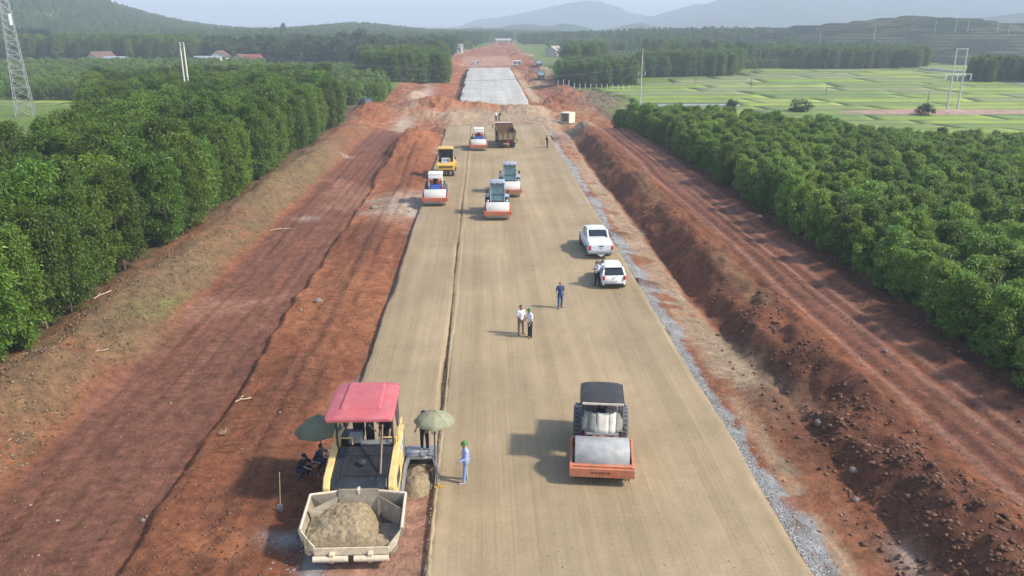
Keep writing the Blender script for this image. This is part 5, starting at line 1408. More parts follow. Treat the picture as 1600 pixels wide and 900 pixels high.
parasol('parasol', 'dark green parasol half hidden behind the red canopy', (PVX - 1.85, PVY + 5.2, PZ0), .92, 2.7, P_UMBG, tilt=(-.12, .1), zt=.2, drop=.42)
# ------------------------------------------------------------------ people
SKIN = paint('skin', (.36, .20, .13), .6, var=.08)
def cloth(name, c): return paint('cloth_' + name, c, .9, var=.14, scale=9)
def person(label, loc, rz, shirt, trousers, shoes=(.02, .02, .02), head='hair', headcol=(.012, .010, .009), torso=0.0, thigh=(0, 0), knee=(0, 0), arm=((.0, .1), (.0, .1)), elbow=(.15, .15),
           sleeve='short', hip=None, look=0.0, nod=.1, abd=.06, scale=1.0, voxel=.014, group=None, turn=0.0):
    """figure facing -y; angles in radians, thigh/knee/arm pitch forward is positive"""
    t = thing('person', label, 'person', loc, rz, group)
    def dn(a, ab=0.0): return Vector((math.sin(ab), -math.sin(a) * math.cos(ab), -math.cos(a) * math.cos(ab)))
    TL, SL = .42, .40
    feet = []
    if hip is None:
        hip = max(TL * math.cos(thigh[i]) + SL * math.cos(thigh[i] - knee[i]) for i in (0, 1)) + .075
    pel = Vector((0, 0, hip))
    up = Vector((0, -math.sin(torso), math.cos(torso)))
    waist = pel + up * .16; chest = pel + up * .36; neck = pel + up * .53
    hd = neck + Vector((0, -math.sin(torso * .5 + nod) * .16, math.cos(torso * .5 + nod) * .16))
    body, shirtm, tr, sh = MB(), MB(), MB(), MB()
    # torso
    body.cap(pel, waist, .115, .11); body.cap(waist, chest, .11, .125); body.cap(chest, neck, .12, .06); body.cap(neck - up * .02, hd - Vector((0, 0, .06)), .052, .052)
    for s in (-1, 1): body.cap(chest + Vector((s * .05, 0, 0)), chest + up * .1 + Vector((s * .13, 0, 0)), .10, .065)
    # head: skull, jaw, nose, ears
    fw = Vector((math.sin(look), -math.cos(look), -nod * .8)).normalized(); sd = Vector((math.cos(look), math.sin(look), 0))
    body.ball(hd + Vector((0, 0, .035)), .098, (.86, 1.0, 1.08), 14, 10)
    body.cap(hd - Vector((0, 0, .03)) + fw * .02, hd - Vector((0, 0, .065)) + fw * .045, .062, .04)
    body.cap(hd + fw * .085 + Vector((0, 0, .035)), hd + fw * .108 + Vector((0, 0, .0)), .012, .018)
    for s in (-1, 1): body.cap(hd + sd * s * .086 + Vector((0, 0, .035)), hd + sd * s * .09 + Vector((0, 0, -.005)), .02, .014)
    # legs
    for i, s in ((0, -1), (1, 1)):
        h0 = pel + Vector((s * .085, 0, -.02))
        k = h0 + dn(thigh[i], s * abd) * TL; a = k + dn(thigh[i] - knee[i], s * abd * .4) * SL
        body.cap(h0, k, .082, .056); body.cap(k, a, .056, .036)
        tr.cap(pel + Vector((s * .05, 0, .05)), h0, .125, .11); tr.cap(h0, k, .098, .074); tr.cap(k, a + Vector((0, 0, .02)), .074, .062)
        toe = a + Vector((s * .03, -.17, -.045)); toe.z = max(toe.z, a.z - .05)
        body.cap(a, toe, .035, .028); sh.cap(a + Vector((0, .035, -.035)), toe, .042, .036); sh.cap(a + Vector((0, 0, .01)), a + Vector((0, .02, -.04)), .045, .042)
    tr.cap(pel - up * .02, waist, .138, .132)
    shirtm.cap(pel + up * .05, waist, .150, .138); shirtm.cap(waist, chest, .138, .150); shirtm.cap(chest, neck - up * .015, .146, .075)
    # arms and hands
    for i, s in ((0, -1), (1, 1)):
        sh0 = chest + up * .115 + Vector((s * .175, 0, 0))
        p, ab = arm[i]
        e = sh0 + dn(p + torso * .0, s * ab) * .275
        d2 = dn(p + elbow[i], s * ab * .5); w = e + d2 * .245
        body.cap(sh0, e, .052, .040); body.cap(e, w, .040, .027)
        pm = w + d2 * .06; body.cap(w, pm, .027, .036)
        lat = Vector((0, -1, 0)) if abs(d2.z) > .6 else Vector((s * -1, 0, 0)); lat = (lat - d2 * lat.dot(d2)).normalized(); inn = d2.cross(lat).normalized() * (-s)
        for q, (off, ln) in enumerate(((-.027, .062), (-.009, .075), (.009, .078), (.027, .070))):
            b0 = pm + lat * off * -1 + d2 * .02; b1 = b0 + d2 * ln * .55 + inn * .006; b2 = b1 + d2 * ln * .4 + inn * .02
            body.cap(b0, b1, .0095, .009, 6); body.cap(b1, b2, .009, .008, 6)
        th0 = w + d2 * .025 + lat * .028; body.cap(th0, th0 + d2 * .035 + lat * .022, .012, .0105, 6); body.cap(th0 + d2 * .035 + lat * .022, th0 + d2 * .065 + lat * .02 + inn * .012, .0105, .009, 6)
        shirtm.cap(chest + up * .10 + Vector((s * .10, 0, 0)), sh0, .10, .074)
        if sleeve == 'long': shirtm.cap(sh0, e, .072, .058); shirtm.cap(e, w, .058, .044)
        else: shirtm.cap(sh0, sh0.lerp(e, .75), .072, .066)
    def fin(m, nm, mat, vox):
        o = m.build(nm, mat, t, smooth=True)
        r = o.modifiers.new('remesh', 'REMESH'); r.mode = 'VOXEL'; r.voxel_size = vox; r.use_smooth_shade = True
        s_ = o.modifiers.new('smooth', 'SMOOTH'); s_.factor = .5; s_.iterations = 2
        return o
    b = fin(body, 'body', SKIN, voxel)
    fin(shirtm, 'shirt', shirt, .02); fin(tr, 'trousers', trousers, .02)
    sh.build('shoes', paint('shoe_%02d' % int(shoes[0] * 100), shoes, .6), t, smooth=True)
    for s in (-1, 1): MB().ball(hd + fw * .082 + sd * s * .032 + Vector((0, 0, .035)), .011, seg=6, ring=5).build('eye', P_PLAST, b)
    MB().box(*(hd + fw * .092 - Vector((0, 0, .045))), .04, .012, .008, rot=(0, 0, look)).build('mouth', paint('lips', (.25, .09, .08), .6), b)
    hm = paint('head_%02d_%02d' % (int(headcol[0] * 99), int(headcol[1] * 99)), headcol, .7 if head != 'helmet' else .4, var=.2)
    c = hd + Vector((0, .008, .05))
    if head == 'hair':
        MB().lathe([(.094, -.03), (.099, .01), (.092, .05), (.066, .082), (.02, .098)], c - fw * .018, (-.18 * fw.x, -.18 * fw.y, 1), 16).build('hair', hm, t, smooth=True)
    elif head == 'bald':
        MB().lathe([(.089, -.05), (.094, -.03), (.095, .0), (.091, .005)], c - fw * .02, (-.5 * fw.x, -.5 * fw.y, 1), 16, False).build('hair', hm, t, smooth=True)
    elif head == 'cap':
        m = MB(); m.lathe([(.098, -.005), (.100, .03), (.085, .07), (.03, .092)], c, (0, 0, 1), 16); m.loft([[tuple(c + fw * .08 + sd * x + Vector((0, 0, .004))) for x in (-.07, .07)] + [tuple(c + fw * .165 + sd * x - Vector((0, 0, .012))) for x in (.05, -.05)], [tuple(c + fw * .08 + sd * x + Vector((0, 0, .014))) for x in (-.07, .07)] + [tuple(c + fw * .165 + sd * x - Vector((0, 0, .004))) for x in (.05, -.05)]]); m.build('cap', hm, t, smooth=False)
    elif head == 'helmet':
        MB().lathe([(.145, -.012), (.142, -.002), (.112, .012), (.112, .045), (.094, .085), (.06, .108), (.02, .115)], c, (0, 0, 1), 20).build('helmet', hm, t, auto=50)
    t.scale = (scale, scale, scale)
    return t
W_SH = cloth('white', (.70, .72, .76)); D_TR = cloth('dark', (.014, .015, .022)); K_TR = cloth('khaki', (.17, .125, .075)); J_TR = cloth('denim', (.045, .085, .17))
N_SH = cloth('navy', (.035, .065, .16)); B_SH = cloth('blue_stripe', (.30, .40, .66)); LJ_TR = cloth('light_denim', (.24, .33, .48)); BK = cloth('black', (.012, .013, .016)); TE = cloth('teal', (.02, .035, .04)); GRN = (.05, .19, .045)
NV = cloth('dark_navy', (.016, .022, .045))
def at(px, py, z=0.0): 
    a = pix(px, py, z); return (a[0], a[1], z)
person('man in striped blue shirt, pale jeans and green helmet watching the paver', at(728, 752), R(-78), B_SH, LJ_TR, shoes=(.35, .33, .30), head='helmet', headcol=GRN, arm=((-.1, .12), (.15, .12)), elbow=(.5, 1.0), thigh=(-.05, .16), knee=(.03, .06), sleeve='long', nod=.25, abd=.07)
person('man in white shirt and khaki trousers talking with the green-helmeted man', at(814, 522), R(22), W_SH, K_TR, arm=((.0, .14), (.05, .14)), elbow=(.25, .3), nod=.2, look=.4, abd=.09, shoes=(.03, .02, .02))
person('man in white shirt, black trousers and green helmet talking on the wide lane', at(828, 527), R(-62), W_SH, D_TR, head='helmet', headcol=GRN, arm=((.3, .1), (.1, .1)), elbow=(.7, .4), nod=.35, sleeve='short')
person('balding man in navy polo shirt and jeans standing alone', at(875, 481), R(8), N_SH, J_TR, head='bald', headcol=(.05, .045, .04), arm=((.12, .28), (-.1, .12)), elbow=(.35, .5), thigh=(.14, -.12), knee=(.05, .12), look=-.3)
person('man in white shirt looking at his phone in front of the hatchback door', at(933, 446), R(-60), W_SH, D_TR, head='cap', headcol=(.05, .06, .055), arm=((.5, .05), (.55, .1)), elbow=(1.2, 1.1), nod=.45, thigh=(.12, -.1), knee=(.05, .1))
person('man in white shirt half hidden between the phone user and the hatchback', at(940, 444.5), R(100), W_SH, D_TR, arm=((.1, .1), (.1, .1)), elbow=(.3, .3), head='cap', headcol=(.06, .06, .055))
person('man in white shirt at the end of the tan road beside the dark-clad man', at(775, 189, -.1), R(30), W_SH, D_TR, voxel=.02)
person('dark-clad man bending over at the end of the tan road', at(780, 188.5, -.1), R(70), BK, D_TR, voxel=.02, torso=.5, arm=((.7, .1), (.6, .1)))
sv = at(855, 231)
person('surveyor in dark clothes standing at a tripod by the road edge', sv, R(-80), BK, D_TR, voxel=.02, arm=((.9, .1), (.9, .1)), elbow=(.8, .8), head='hair', torso=.1)
tp = thing('survey_tripod', 'slim survey tripod on the road beside the surveyor', 'tripod', (sv[0] - .75, sv[1], 0))
for q in range(3):
    a = q * 2.094 + .4; MB().cyl((math.cos(a) * .45, math.sin(a) * .45, 0), (0, 0, 1.35), .018, .022, 6).build('leg', P_WOOD, tp)
MB().box(0, 0, 1.5, .16, .16, .26, bev=.03).build('instrument', P_YEL, tp)
# crew on and around the paver
person('screed man in dark work clothes standing under the khaki parasol', (PVX + 1.95, PVY + 6.25, PZ0 + .68), R(-15), BK, D_TR, arm=((.6, .1), (.7, .1)), elbow=(.5, .4), nod=.4)
person('operator in dark teal shirt standing under the red canopy', (PVX + .02, PVY + 4.95, PZ0 + 1.48), R(60), TE, D_TR, arm=((.6, .1), (.5, .1)), elbow=(.4, .4))
person('seated operator in black at the paver steering wheel', (PVX + .6, PVY + 5.1, PZ0 + 1.50), R(0), BK, D_TR, hip=.52, thigh=(1.35, 1.35), knee=(1.25, 1.25), arm=((.8, .05), (.8, .05)), elbow=(.5, .5), head='cap', headcol=(.02, .02, .02))
def squat(label, px, py, z, rz, sh, **kw):
    a = pix(px, py, z); zz = zat(*a)
    person(label, (a[0], a[1], zz + .02), rz, sh, NV, hip=.26, thigh=(1.95, 1.9), knee=(2.35, 2.3), torso=.45, arm=((1.25, .25), (1.2, .2)), elbow=(.3, .35), abd=.25, **kw)
squat('crouching worker in black with a dark cap resting beside the paver', 468, 738, -.1, R(65), BK, head='cap', headcol=(.015, .015, .016))
squat('bare-headed crouching worker in dark navy right behind the capped worker', 494, 722, -.1, R(75), NV, head='hair')
# drivers inside machines
def in_local(root, v):
    c, s = math.cos(root.rotation_euler.z), math.sin(root.rotation_euler.z)
    return (root.location.x + v[0] * c - v[1] * s, root.location.y + v[0] * s + v[1] * c, root.location.z + v[2])
person('driver with green hat seated under the white canopy', in_local(roller_green, (0, 2.82, 1.17)), R(1), TE, D_TR, hip=.52, thigh=(1.35, 1.35), knee=(1.25, 1.25), arm=((.9, .1), (.9, .1)), elbow=(.4, .4), head='helmet', headcol=GRN, voxel=.02)
person('driver seated under the black sheet roof', in_local(roller_near, (0, 2.72, 1.36)), roller_near.rotation_euler.z, cloth('brown', (.16, .09, .06)), D_TR, hip=.52, thigh=(1.35, 1.35), knee=(1.25, 1.25), arm=((.9, .1), (.9, .1)), elbow=(.5, .5), voxel=.016)

# ------------------------------------------------------------------ small things on the ground
a = pix(439, 800, -.2); z = zat(*a)
t = thing('shovel', 'long-handled shovel stuck upright in the red earth beside the paver', 'shovel', (a[0], a[1], z))
MB().cyl((0, 0, .25), (.06, .12, 1.55), .018, .016, 8).build('handle', P_WOOD, t)
m = MB(); m.loft([[(-.11, -.02, .30), (.11, -.02, .30), (.11, -.005, .30), (-.11, -.005, .30)], [(-.11, -.03, .1), (.11, -.03, .1), (.11, -.015, .1), (-.11, -.015, .1)], [(-.03, -.02, -.02), (.03, -.02, -.02), (.03, -.01, -.02), (-.03, -.01, -.02)]]); m.build('blade', P_GREY, t)
M_ROCK = paint('rock', (.22, .18, .15), .9, var=.3, scale=5, bump=.6, bscale=12)
M_ROCKB = paint('brown_rock', (.27, .17, .12), .95, var=.3, scale=5, bump=.6, bscale=12)
def rock_mesh(seed, name='rock', n=10):
    r = np.random.RandomState(seed); m = MB(); m.ball((0, 0, 0), 1, (1, .8, .65), 10, 7)
    for v in m.bm.verts:
        p = v.co; k = 1 + .35 * float(fbm(np.array([p.x * 1.3 + seed * 3]), np.array([p.y * 1.3 + p.z * 1.7]), 3, N2)[0]); v.co = p * k
    bmesh.ops.recalc_face_normals(m.bm, faces=m.bm.faces)
    me = bpy.data.meshes.new(name); m.bm.to_mesh(me); m.bm.free(); return me
RK = [rock_mesh(i) for i in range(4)]
def rock(px, py, s, label, mat=M_ROCK, z=0.0, i=0, name='boulder'):
    a = pix(px, py, z); zz = zat(*a)
    me = RK[i % 4].copy(); me.materials.clear(); me.materials.append(mat)
    o = link(bpy.data.objects.new(name, me)); o.location = (a[0], a[1], zz + s * .12); o.scale = (s, s, s); o.rotation_euler = (0, 0, i * 1.7)
    tag(o, label, 'rock'); return o
rock(497, 473, .30, 'pale grey boulder lying alone on the red berm', z=-.1)
rock(470, 485, .12, 'small white stone on the berm close to the pale boulder', z=-.1, i=1)
rock(584, 327, .38, 'grey block beside the pale gravel fan on the haul road', z=-.3, i=2)
rock(222, 810, .11, 'small pale stone on the smooth haul road edge', z=-.5, i=3)
rock(1278, 667, .20, 'pale stone at the foot of the dark lumpy bank', z=-.3, i=1)
rock(1335, 722, .18, 'pinkish flat stone on the dark bank', z=.2, i=3)
rock(1338, 773, .16, 'grey stone half buried in the red ground below the bank', z=-.2, i=0)
rock(1384, 548, .14, 'whitish stone on the rutted track', z=.7, i=1)
rock(1185, 345, .28, 'grey broken rock at the foot of the young plantation', z=.7, i=2)
def branch(px, py, z, L, ang, label, mat, r=.022):
    a = pix(px, py, z); zz = zat(*a); rr = random.Random(int(px))
    t = thing('branch', label, 'branch', (a[0], a[1], zz + .05), ang)
    MB().tube([(-L / 2, 0, .02), (-L / 6, .05, .06), (L / 5, -.02, .05), (L / 2, .06, .03)], r, 6).build('stem', mat, t)
    MB().tube([(-L / 6, .05, .06), (-.02, .22, .10), (.1, .34, .08)], r * .6, 5).build('twig', mat, t)
M_PALEW = paint('bleached_wood', (.50, .38, .27), .9, var=.2)
branch(380, 622, -.1, .75, .5, 'pale broken branch lying on the red berm', M_PALEW, .03)
branch(157, 555, .2, .9, .7, 'bare branch lying on the brown bank by the acacias', M_PALEW)
branch(163, 470, .5, 1.6, 1.3, 'long dead branch leaning among the acacia feet', M_PALEW, .03)
branch(437, 345, .3, 1.8, .4, 'fallen branch on the grassy bank', M_PALEW, .03)
a = pix(350, 677, -.1); t = thing('dry_grass_tuft', 'dry straw coloured grass tuft on the red berm', 'grass tuft', (a[0], a[1], zat(*a)))
m = MB(); rr = random.Random(8)
for i in range(70):
    an = rr.uniform(0, 6.28); ln = rr.uniform(.2, .42); m.cyl((rr.uniform(-.05, .05), rr.uniform(-.05, .05), 0), (math.cos(an) * ln * .7, math.sin(an) * ln * .7, ln * rr.uniform(.3, .8)), .008, .003, 4)
m.build('blades', paint('straw', (.42, .30, .16), .9, var=.3), t)
a = pix(573, 181, -.8); t = heap('tarp_heap', a[0], a[1], zat(*a) - .1, 1.7, 2.2, 1.5, paint('dark_tarp', (.03, .04, .038), .5, var=.3, scale=1), 'dark tarpaulin covered heap on the earth below the acacia corner', 'tarpaulin')
a = pix(1470, 175, -1.5); heap('earth_patch', a[0], a[1], -1.55, 24, 6, .5, paint('patch_earth', (.33, .20, .14), .95, var=.35, scale=.4), 'bare reddish earth patch round the foot of the twin pole in the paddies', 'earth', seed=9)
# precast culvert pieces
CON = paint('concrete', (.56, .54, .48), .85, var=.14, scale=2, dirt=.25, dirtcol=(.38, .34, .28))
CONW = paint('white_concrete', (.74, .73, .70), .85, var=.1, scale=1, dirt=.15, dirtcol=(.5, .46, .40))
def culvert(px, py, z, w_, h_, d, cells, rz, mat, label, th=.16):
    a = pix(px, py, z); zz = zat(*a)
    t = thing('box_culvert', label, 'culvert', (a[0], a[1], zz - .05), rz)
    for k_, zc in (('floor_slab', th / 2), ('roof_slab', h_ - th / 2)): MB().box(0, d / 2, zc, w_, d, th).build(k_, mat, t, bev=.02)
    for i in range(cells + 1):
        MB().box(-w_ / 2 + th / 2 + i * (w_ - th) / cells, d / 2, h_ / 2, th - .01, d - .01, h_ - 2 * th).build('side_wall', mat, t)
    MB().box(0, d - th / 2, h_ / 2, w_ - .1, th, h_ - .1).build('back_wall', mat, t)
    return t
culvert(882, 190, -.6, 2.0, 1.9, 2.2, 1, R(-35), paint('cream_concrete', (.66, .60, .44), .85, var=.12, dirt=.2, dirtcol=(.42, .36, .26)), 'cream box shaped concrete unit standing in the red earth', .2)
culvert(808, 105, -.5, 3.6, 1.9, 2.0, 2, R(0), CONW, 'white twin-cell culvert beside the end of the grey section', .35)
culvert(740, 101, -.5, 1.0, 1.6, 1.6, 1, R(10), CONW, 'narrow white concrete unit next to the slab-shaped unit')
culvert(747, 101, -.5, 1.1, 1.9, 1.2, 1, R(0), CONW, 'slab-shaped white concrete unit beside the narrow unit')
# far green trucks on the haul track
def far_truck(px, py, label, ys):
    a = pix(px, py, -1.5); zz = zat(*a)
    t = thing('dump_truck', label, 'truck', (a[0], a[1], zz), R(-6))
    GR = paint('truck_green', (.09, .16, .15), .5, var=.15, dirt=.25)
    for y in (1.0, 4.6):
        for s in (-1, 1): tyre(t, s * 1.0, y, .52, .52, .34)
    MB().prism([(0, .7), (-.05, 1.7), (.25, 2.8), (1.7, 2.85), (1.7, .7)], -1.2, 1.2).build('cab', GR, t, bev=.05)
    MB().quadp((-1.05, -.07, 1.75), (1.05, -.07, 1.75), (1.0, .18, 2.6), (-1.0, .18, 2.6), .03).build('windscreen', paint('pale_screen', (.35, .45, .46), .15), t)
    MB().box(0, -.08, 1.1, 2.2, .1, .4, bev=.03).build('grille', P_DARK, t)
    for s in (-1, 1): MB().box(s * 1.38, .2, 2.1, .1, .12, .6).build('mirror', P_PLAST, t)
    MB().box(0, 4.0, 2.0, 2.4, 4.2, 1.4, bev=.05).build('tipper_body', paint('tipper_grey', (.10, .13, .12), .7, var=.2, dirt=.3), t)
    MB().box(0, 1.85, 3.0, 2.4, .5, .08).build('cab_guard', GR, t)
    MB().box(0, 3.4, .85, 1.0, 6, .3).build('chassis', P_DARK, t)
far_truck(845, 126, 'green tipper truck driving up the red haul track ahead of its twin', 0)
far_truck(842, 111, 'green tipper truck following behind its twin on the haul track', 0)

# ------------------------------------------------------------------ poles, mast and wires
POLE = paint('pole_concrete', (.50, .48, .45), .85, var=.1, scale=1)
def pole(label, x, y, h, r0=.17, r1=.10, arms=True, mat=POLE, name='utility_pole', arm_z=.62):
    t = thing(name, label, 'pole', (x, y, zat(x, y) - .2), 0)
    MB().cyl((0, 0, 0), (0, 0, h), r0, r1, 10).build('shaft', mat, t, auto=40)
    if arms:
        MB().box(0, -.16, h * arm_z, 1.7, .08, .1).build('cross_arm', P_GREY, t)
        for s in (-.75, .75): MB().cyl((s, -.16, h * arm_z - .9), (s, -.16, h * arm_z), .06, .06, 8).build('insulator', P_CLEAR, t)
        MB().box(0, -.12, h * .98, .9, .06, .08).build('top_arm', P_GREY, t)
    return t
x, y = pix(1000, 167, -1.6); pole('tall concrete pole with hanging insulators standing by the square stand of trees', x, y, CAM_H + 1.8 - (75 - 36) * y / 1307)
def frame_pole(xa, ya, h, label):
    t = thing('twin_pole', label, 'pole', (xa, ya, zat(xa, ya) - .2), 0)
    for s in (-1, 1): MB().cyl((s * 1.15, 0, 0), (s * 1.15, 0, h), .20, .13, 10).build('shaft', POLE, t, auto=40)
    MB().box(0, -.2, h * .60, 6.0, .1, .12).build('cross_arm', P_CLEAR, t)
    MB().box(0, -.18, h * .985, 2.4, .08, .1).build('top_arm', P_CLEAR, t)
    for s in (-2.7, -.1, 2.8): MB().cyl((s, -.2, h * .60 - 1.3), (s, -.2, h * .60), .10, .10, 8).build('insulator', P_CLEAR, t)
    return t
x, y = pix(1487, 174, -1.7); hh = CAM_H + 1.9 - (74 - 36) * y / 1307; frame_pole(x, y, hh, 'pair of concrete poles joined by a cross-arm on the bare earth patch in the paddies'); HP = (x, y, hh)
x, y = pixd(300, 121), 121.0; hh = CAM_H - .2 - (65 - 36) * y / 1307
t = thing('twin_pole', 'pair of pale concrete poles set close together rising out of the acacias', 'pole', (x, y, zat(x, y) - .2))
for s in (-1, 1): MB().cyl((s * .26, 0, 0), (s * .26, 0, hh), .16, .11, 10).build('shaft', paint('pole_pale', (.66, .62, .55), .85, var=.08), t, auto=40)
MB().box(0, -.2, hh * .985, 1.3, .08, .1).build('top_arm', P_GREY, t)
TW = (x, y, hh)
DKP = paint('dark_post', (.10, .09, .08), .9, var=.2)
for px, py, top, lb in ((1290, 151, 130, 'short dark post in the middle of the paddies'), (1449, 163, 142, 'leaning dark post beside the twin pole earth patch'), (1173, 140, 121, 'thin dark post near the lone concrete pole in the paddies'), (1087, 131, 117, 'thin dark post at the foot of the far dark stand')):
    x, y = pix(px, py, -1.7); pole(lb, x, y, (py - top) * y / 1307 + .3, .09, .07, False, DKP, 'field_post')
for i, px in enumerate((1374, 1470, 1503, 1523, 1571, 1590, 1287)):
    y = 455; x = pixd(px, y); z = float(tea_z(np.array([x]), np.array([y * 1.0]))[0])
    t = tag(MB().cyl((0, 0, 0), (0, 0, 8), .16, .11, 8).build('utility_pole', POLE), 'small distant concrete pole standing in the tea rows', 'pole', 'poles in the tea rows'); t.location = (x, y, z - .3)
for i in range(14):   # pale fence posts at the foot of the square stand
    x = pixd(872 + i * 8.6, 238 - .3 * i); y = 238 - .4 * i
    t = tag(MB().box(0, 0, .75, .16, .16, 1.7, bev=.02).build('fence_post', CONW), 'pale post of the fence along the foot of the square stand of trees', 'post', 'fence posts along the square stand'); t.location = (x, y, zat(x, y))
# lattice mast
x, y = pix(42, 189, -1.2); z = zat(x, y)
t = thing('lattice_mast', 'grey steel lattice mast standing in the small paddy', 'mast', (x, y, z), R(20))
STL = paint('galvanised', (.33, .33, .33), .5, metal=.2, var=.12)
H_, n = 36.0, 15
def hwid(z_): return lerp(1.5, .5, min(1, z_ / 24)) if z_ < 24 else .5
lv = [0]
while lv[-1] < H_: lv.append(lv[-1] + max(1.3, hwid(lv[-1]) * 1.25))
for sx in (-1, 1):
    for sy in (-1, 1):
        MB().tube([(sx * hwid(q), sy * hwid(q), q) for q in lv], .07, 6).build('leg', STL, t)
for i in range(len(lv) - 1):
    a, b = lv[i], lv[i + 1]; m = MB(); w0, w1 = hwid(a), hwid(b)
    for c in range(4):
        p = [(-1, -1), (1, -1), (1, 1), (-1, 1)]; u, v = p[c], p[(c + 1) % 4]
        m.cyl((u[0] * w0, u[1] * w0, a), (v[0] * w1, v[1] * w1, b), .032, .032, 4); m.cyl((v[0] * w0, v[1] * w0, a), (u[0] * w1, u[1] * w1, b), .04, .04, 4)
        if i % 2 == 0: m.cyl((u[0] * w1, u[1] * w1, b), (v[0] * w1, v[1] * w1, b), .05, .05, 4)
    m.build('bracing', STL, t)
for zz in (17.5, 22.5): MB().box(.6, -.9, zz, .5, .3, 2.0, bev=.05).build('antenna', P_CLEAR, t)
# wires
M_WIRE = paint('wire', (.10, .10, .10), .6, var=.05)
def wire(p, q, sag, label):
    pts = [(lerp(p[0], q[0], u), lerp(p[1], q[1], u), lerp(p[2], q[2], u) - sag * 4 * u * (1 - u)) for u in np.linspace(0, 1, 25)]
    tag(MB().tube(pts, .016, 4).build('power_line', M_WIRE), label, 'wire', 'power lines across the valley')
x0, y0 = pix(1000, 167, -1.6); hpz = CAM_H - (75 - 36) * y0 / 1307
for k_, dz in enumerate((-.3, -3.6)):
    for s in (-.7, .7):
        wire((x0 + s, y0, hpz + dz), (HP[0] + s, HP[1], HP[2] * (.62 if k_ else .97) - 1.9), 1.2, 'thin wire running from the lone concrete pole to the paddy twin pole')
        wire((x0 + s, y0, hpz + dz), (TW[0] + s * .5, TW[1], TW[2] - .6 + dz * .5), 3.0, 'thin wire crossing the construction corridor between poles')

# ------------------------------------------------------------------ houses
ROOFB = paint('brown_tile', (.14, .085, .06), .9, var=.25, scale=1); ROOFR = paint('red_roof', (.27, .07, .055), .7, var=.2, scale=1); ROOFG = paint('grey_sheet', (.30, .31, .32), .6, var=.15, scale=1)
WALLC = paint('cream_wall', (.50, .43, .31), .9, var=.1, scale=.6, dirt=.15); WALLW = paint('white_wall', (.76, .75, .72), .9, var=.08, scale=.6, dirt=.1)
def house(px, D, z0, w_, d_, h_, rh, wall, roof, label, rz=0, flat=False, win=3):
    x, y = pixd(px, D), D; z = zat(x, y) + z0
    t = thing('house', label, 'house', (x, y, z), rz)
    MB().box(0, 0, h_ / 2 - 1, w_, d_, h_ + 2).build('wall', wall, t)
    e = .5
    if flat: MB().box(0, 0, h_ + .15, w_ + .8, d_ + .8, .25).build('roof', roof, t)
    else:
        for s in (-1, 1):
            MB().quadp((-w_ / 2 - e, s * (d_ / 2 + e), h_ - .25), (w_ / 2 + e, s * (d_ / 2 + e), h_ - .25), (w_ / 2 + e, 0, h_ + rh), (-w_ / 2 - e, 0, h_ + rh), .14 * -s).build('roof_slope', roof, t)
        for s in (-1, 1): MB().prism([(-d_ / 2 + .01, h_ + .01), (d_ / 2 - .01, h_ + .01), (0, h_ + rh - .15)], s * (w_ / 2 - .18), s * (w_ / 2 - .02)).build('gable', wall, t)
    for i in range(win):
        xx = -w_ / 2 + (i + .5) * w_ / win
        f = MB().box(xx, -d_ / 2 - .02, h_ * .52, 1.1, .1, 1.3).build('window', P_GREY, t)
        MB().box(xx, -d_ / 2 - .075, h_ * .52, .9, .03, 1.1).build('pane', P_GLASS, f)
    MB().box(w_ * .1, -d_ / 2 - .03, 1.0, 1.0, .1, 2.0).build('door', ROOFB, t)
    return t
house(166, 352, .6, 9, 6.5, 2.8, 2.4, WALLC, ROOFB, 'cream house with a steep brown tiled roof among the trees', R(60), win=2)
house(187, 350, 1.2, 9, 4, 2.2, .5, WALLW, ROOFG, 'low shed with grey sheet roof joined beside the brown roofed house', R(-8))
house(330, 345, 1.0, 11, 4, 2.6, .6, WALLW, ROOFG, 'long low building with pale grey roof behind the twin poles', R(-10))
house(347, 352, .7, 6, 6, 3.2, 2.2, WALLW, ROOFB, 'small white gabled house beside the long grey roof', R(80), win=1)
house(392, 350, .4, 9.5, 6, 2.8, 1.5, WALLC, ROOFR, 'house with a bright red roof among the village trees', R(-4))
house(376, 344, .8, 5, 5, 2.6, 1.6, WALLC, ROOFB, 'small cream gabled outbuilding in front of the red roofed house', R(85), win=1)
house(717, 480, .3, 4.5, 4, 4.2, .5, WALLW, CONW, 'small white flat roofed building at the edge of the cleared corridor', 0, True, 1)
house(866, 455, .8, 7, 7, 2.6, 2.2, WALLC, paint('weathered_tile', (.36, .30, .25), .9, var=.2), 'house with a weathered pale roof beside the far corridor', R(50), win=2)
# concrete bridge deck across the far corridor
x, y = pixd(786, 640), 640
t = thing('bridge_deck', 'pale concrete bridge deck on piers across the far corridor', 'bridge', (x, y, zat(x, y)))
MB().box(0, 0, 3.2, 12, 9, 1.2).build('deck', CONW, t)
for s in (-4.5, 4.5): MB().box(s, 0, 1.2, 1.2, 8, 3.2).build('pier', CON, t)
# paved lane below the tea hill
m = MB(); xa, xb = pixd(1462, 325), pixd(1560, 300)
m.loft([[(xa, 327, zat(xa, 327) + .2), (xa, 330, zat(xa, 330) + .2), (xa, 330, zat(xa, 330) + .9), (xa, 327, zat(xa, 327) + .9)], [(xb, 297, zat(xb, 297) + .2), (xb, 300.5, zat(xb, 300) + .2), (xb, 300.5, zat(xb, 300) + .9), (xb, 297, zat(xb, 297) + .9)]])
tag(m.build('country_lane', CON), 'pale country lane on a low bank at the foot of the tea hill', kind='structure')

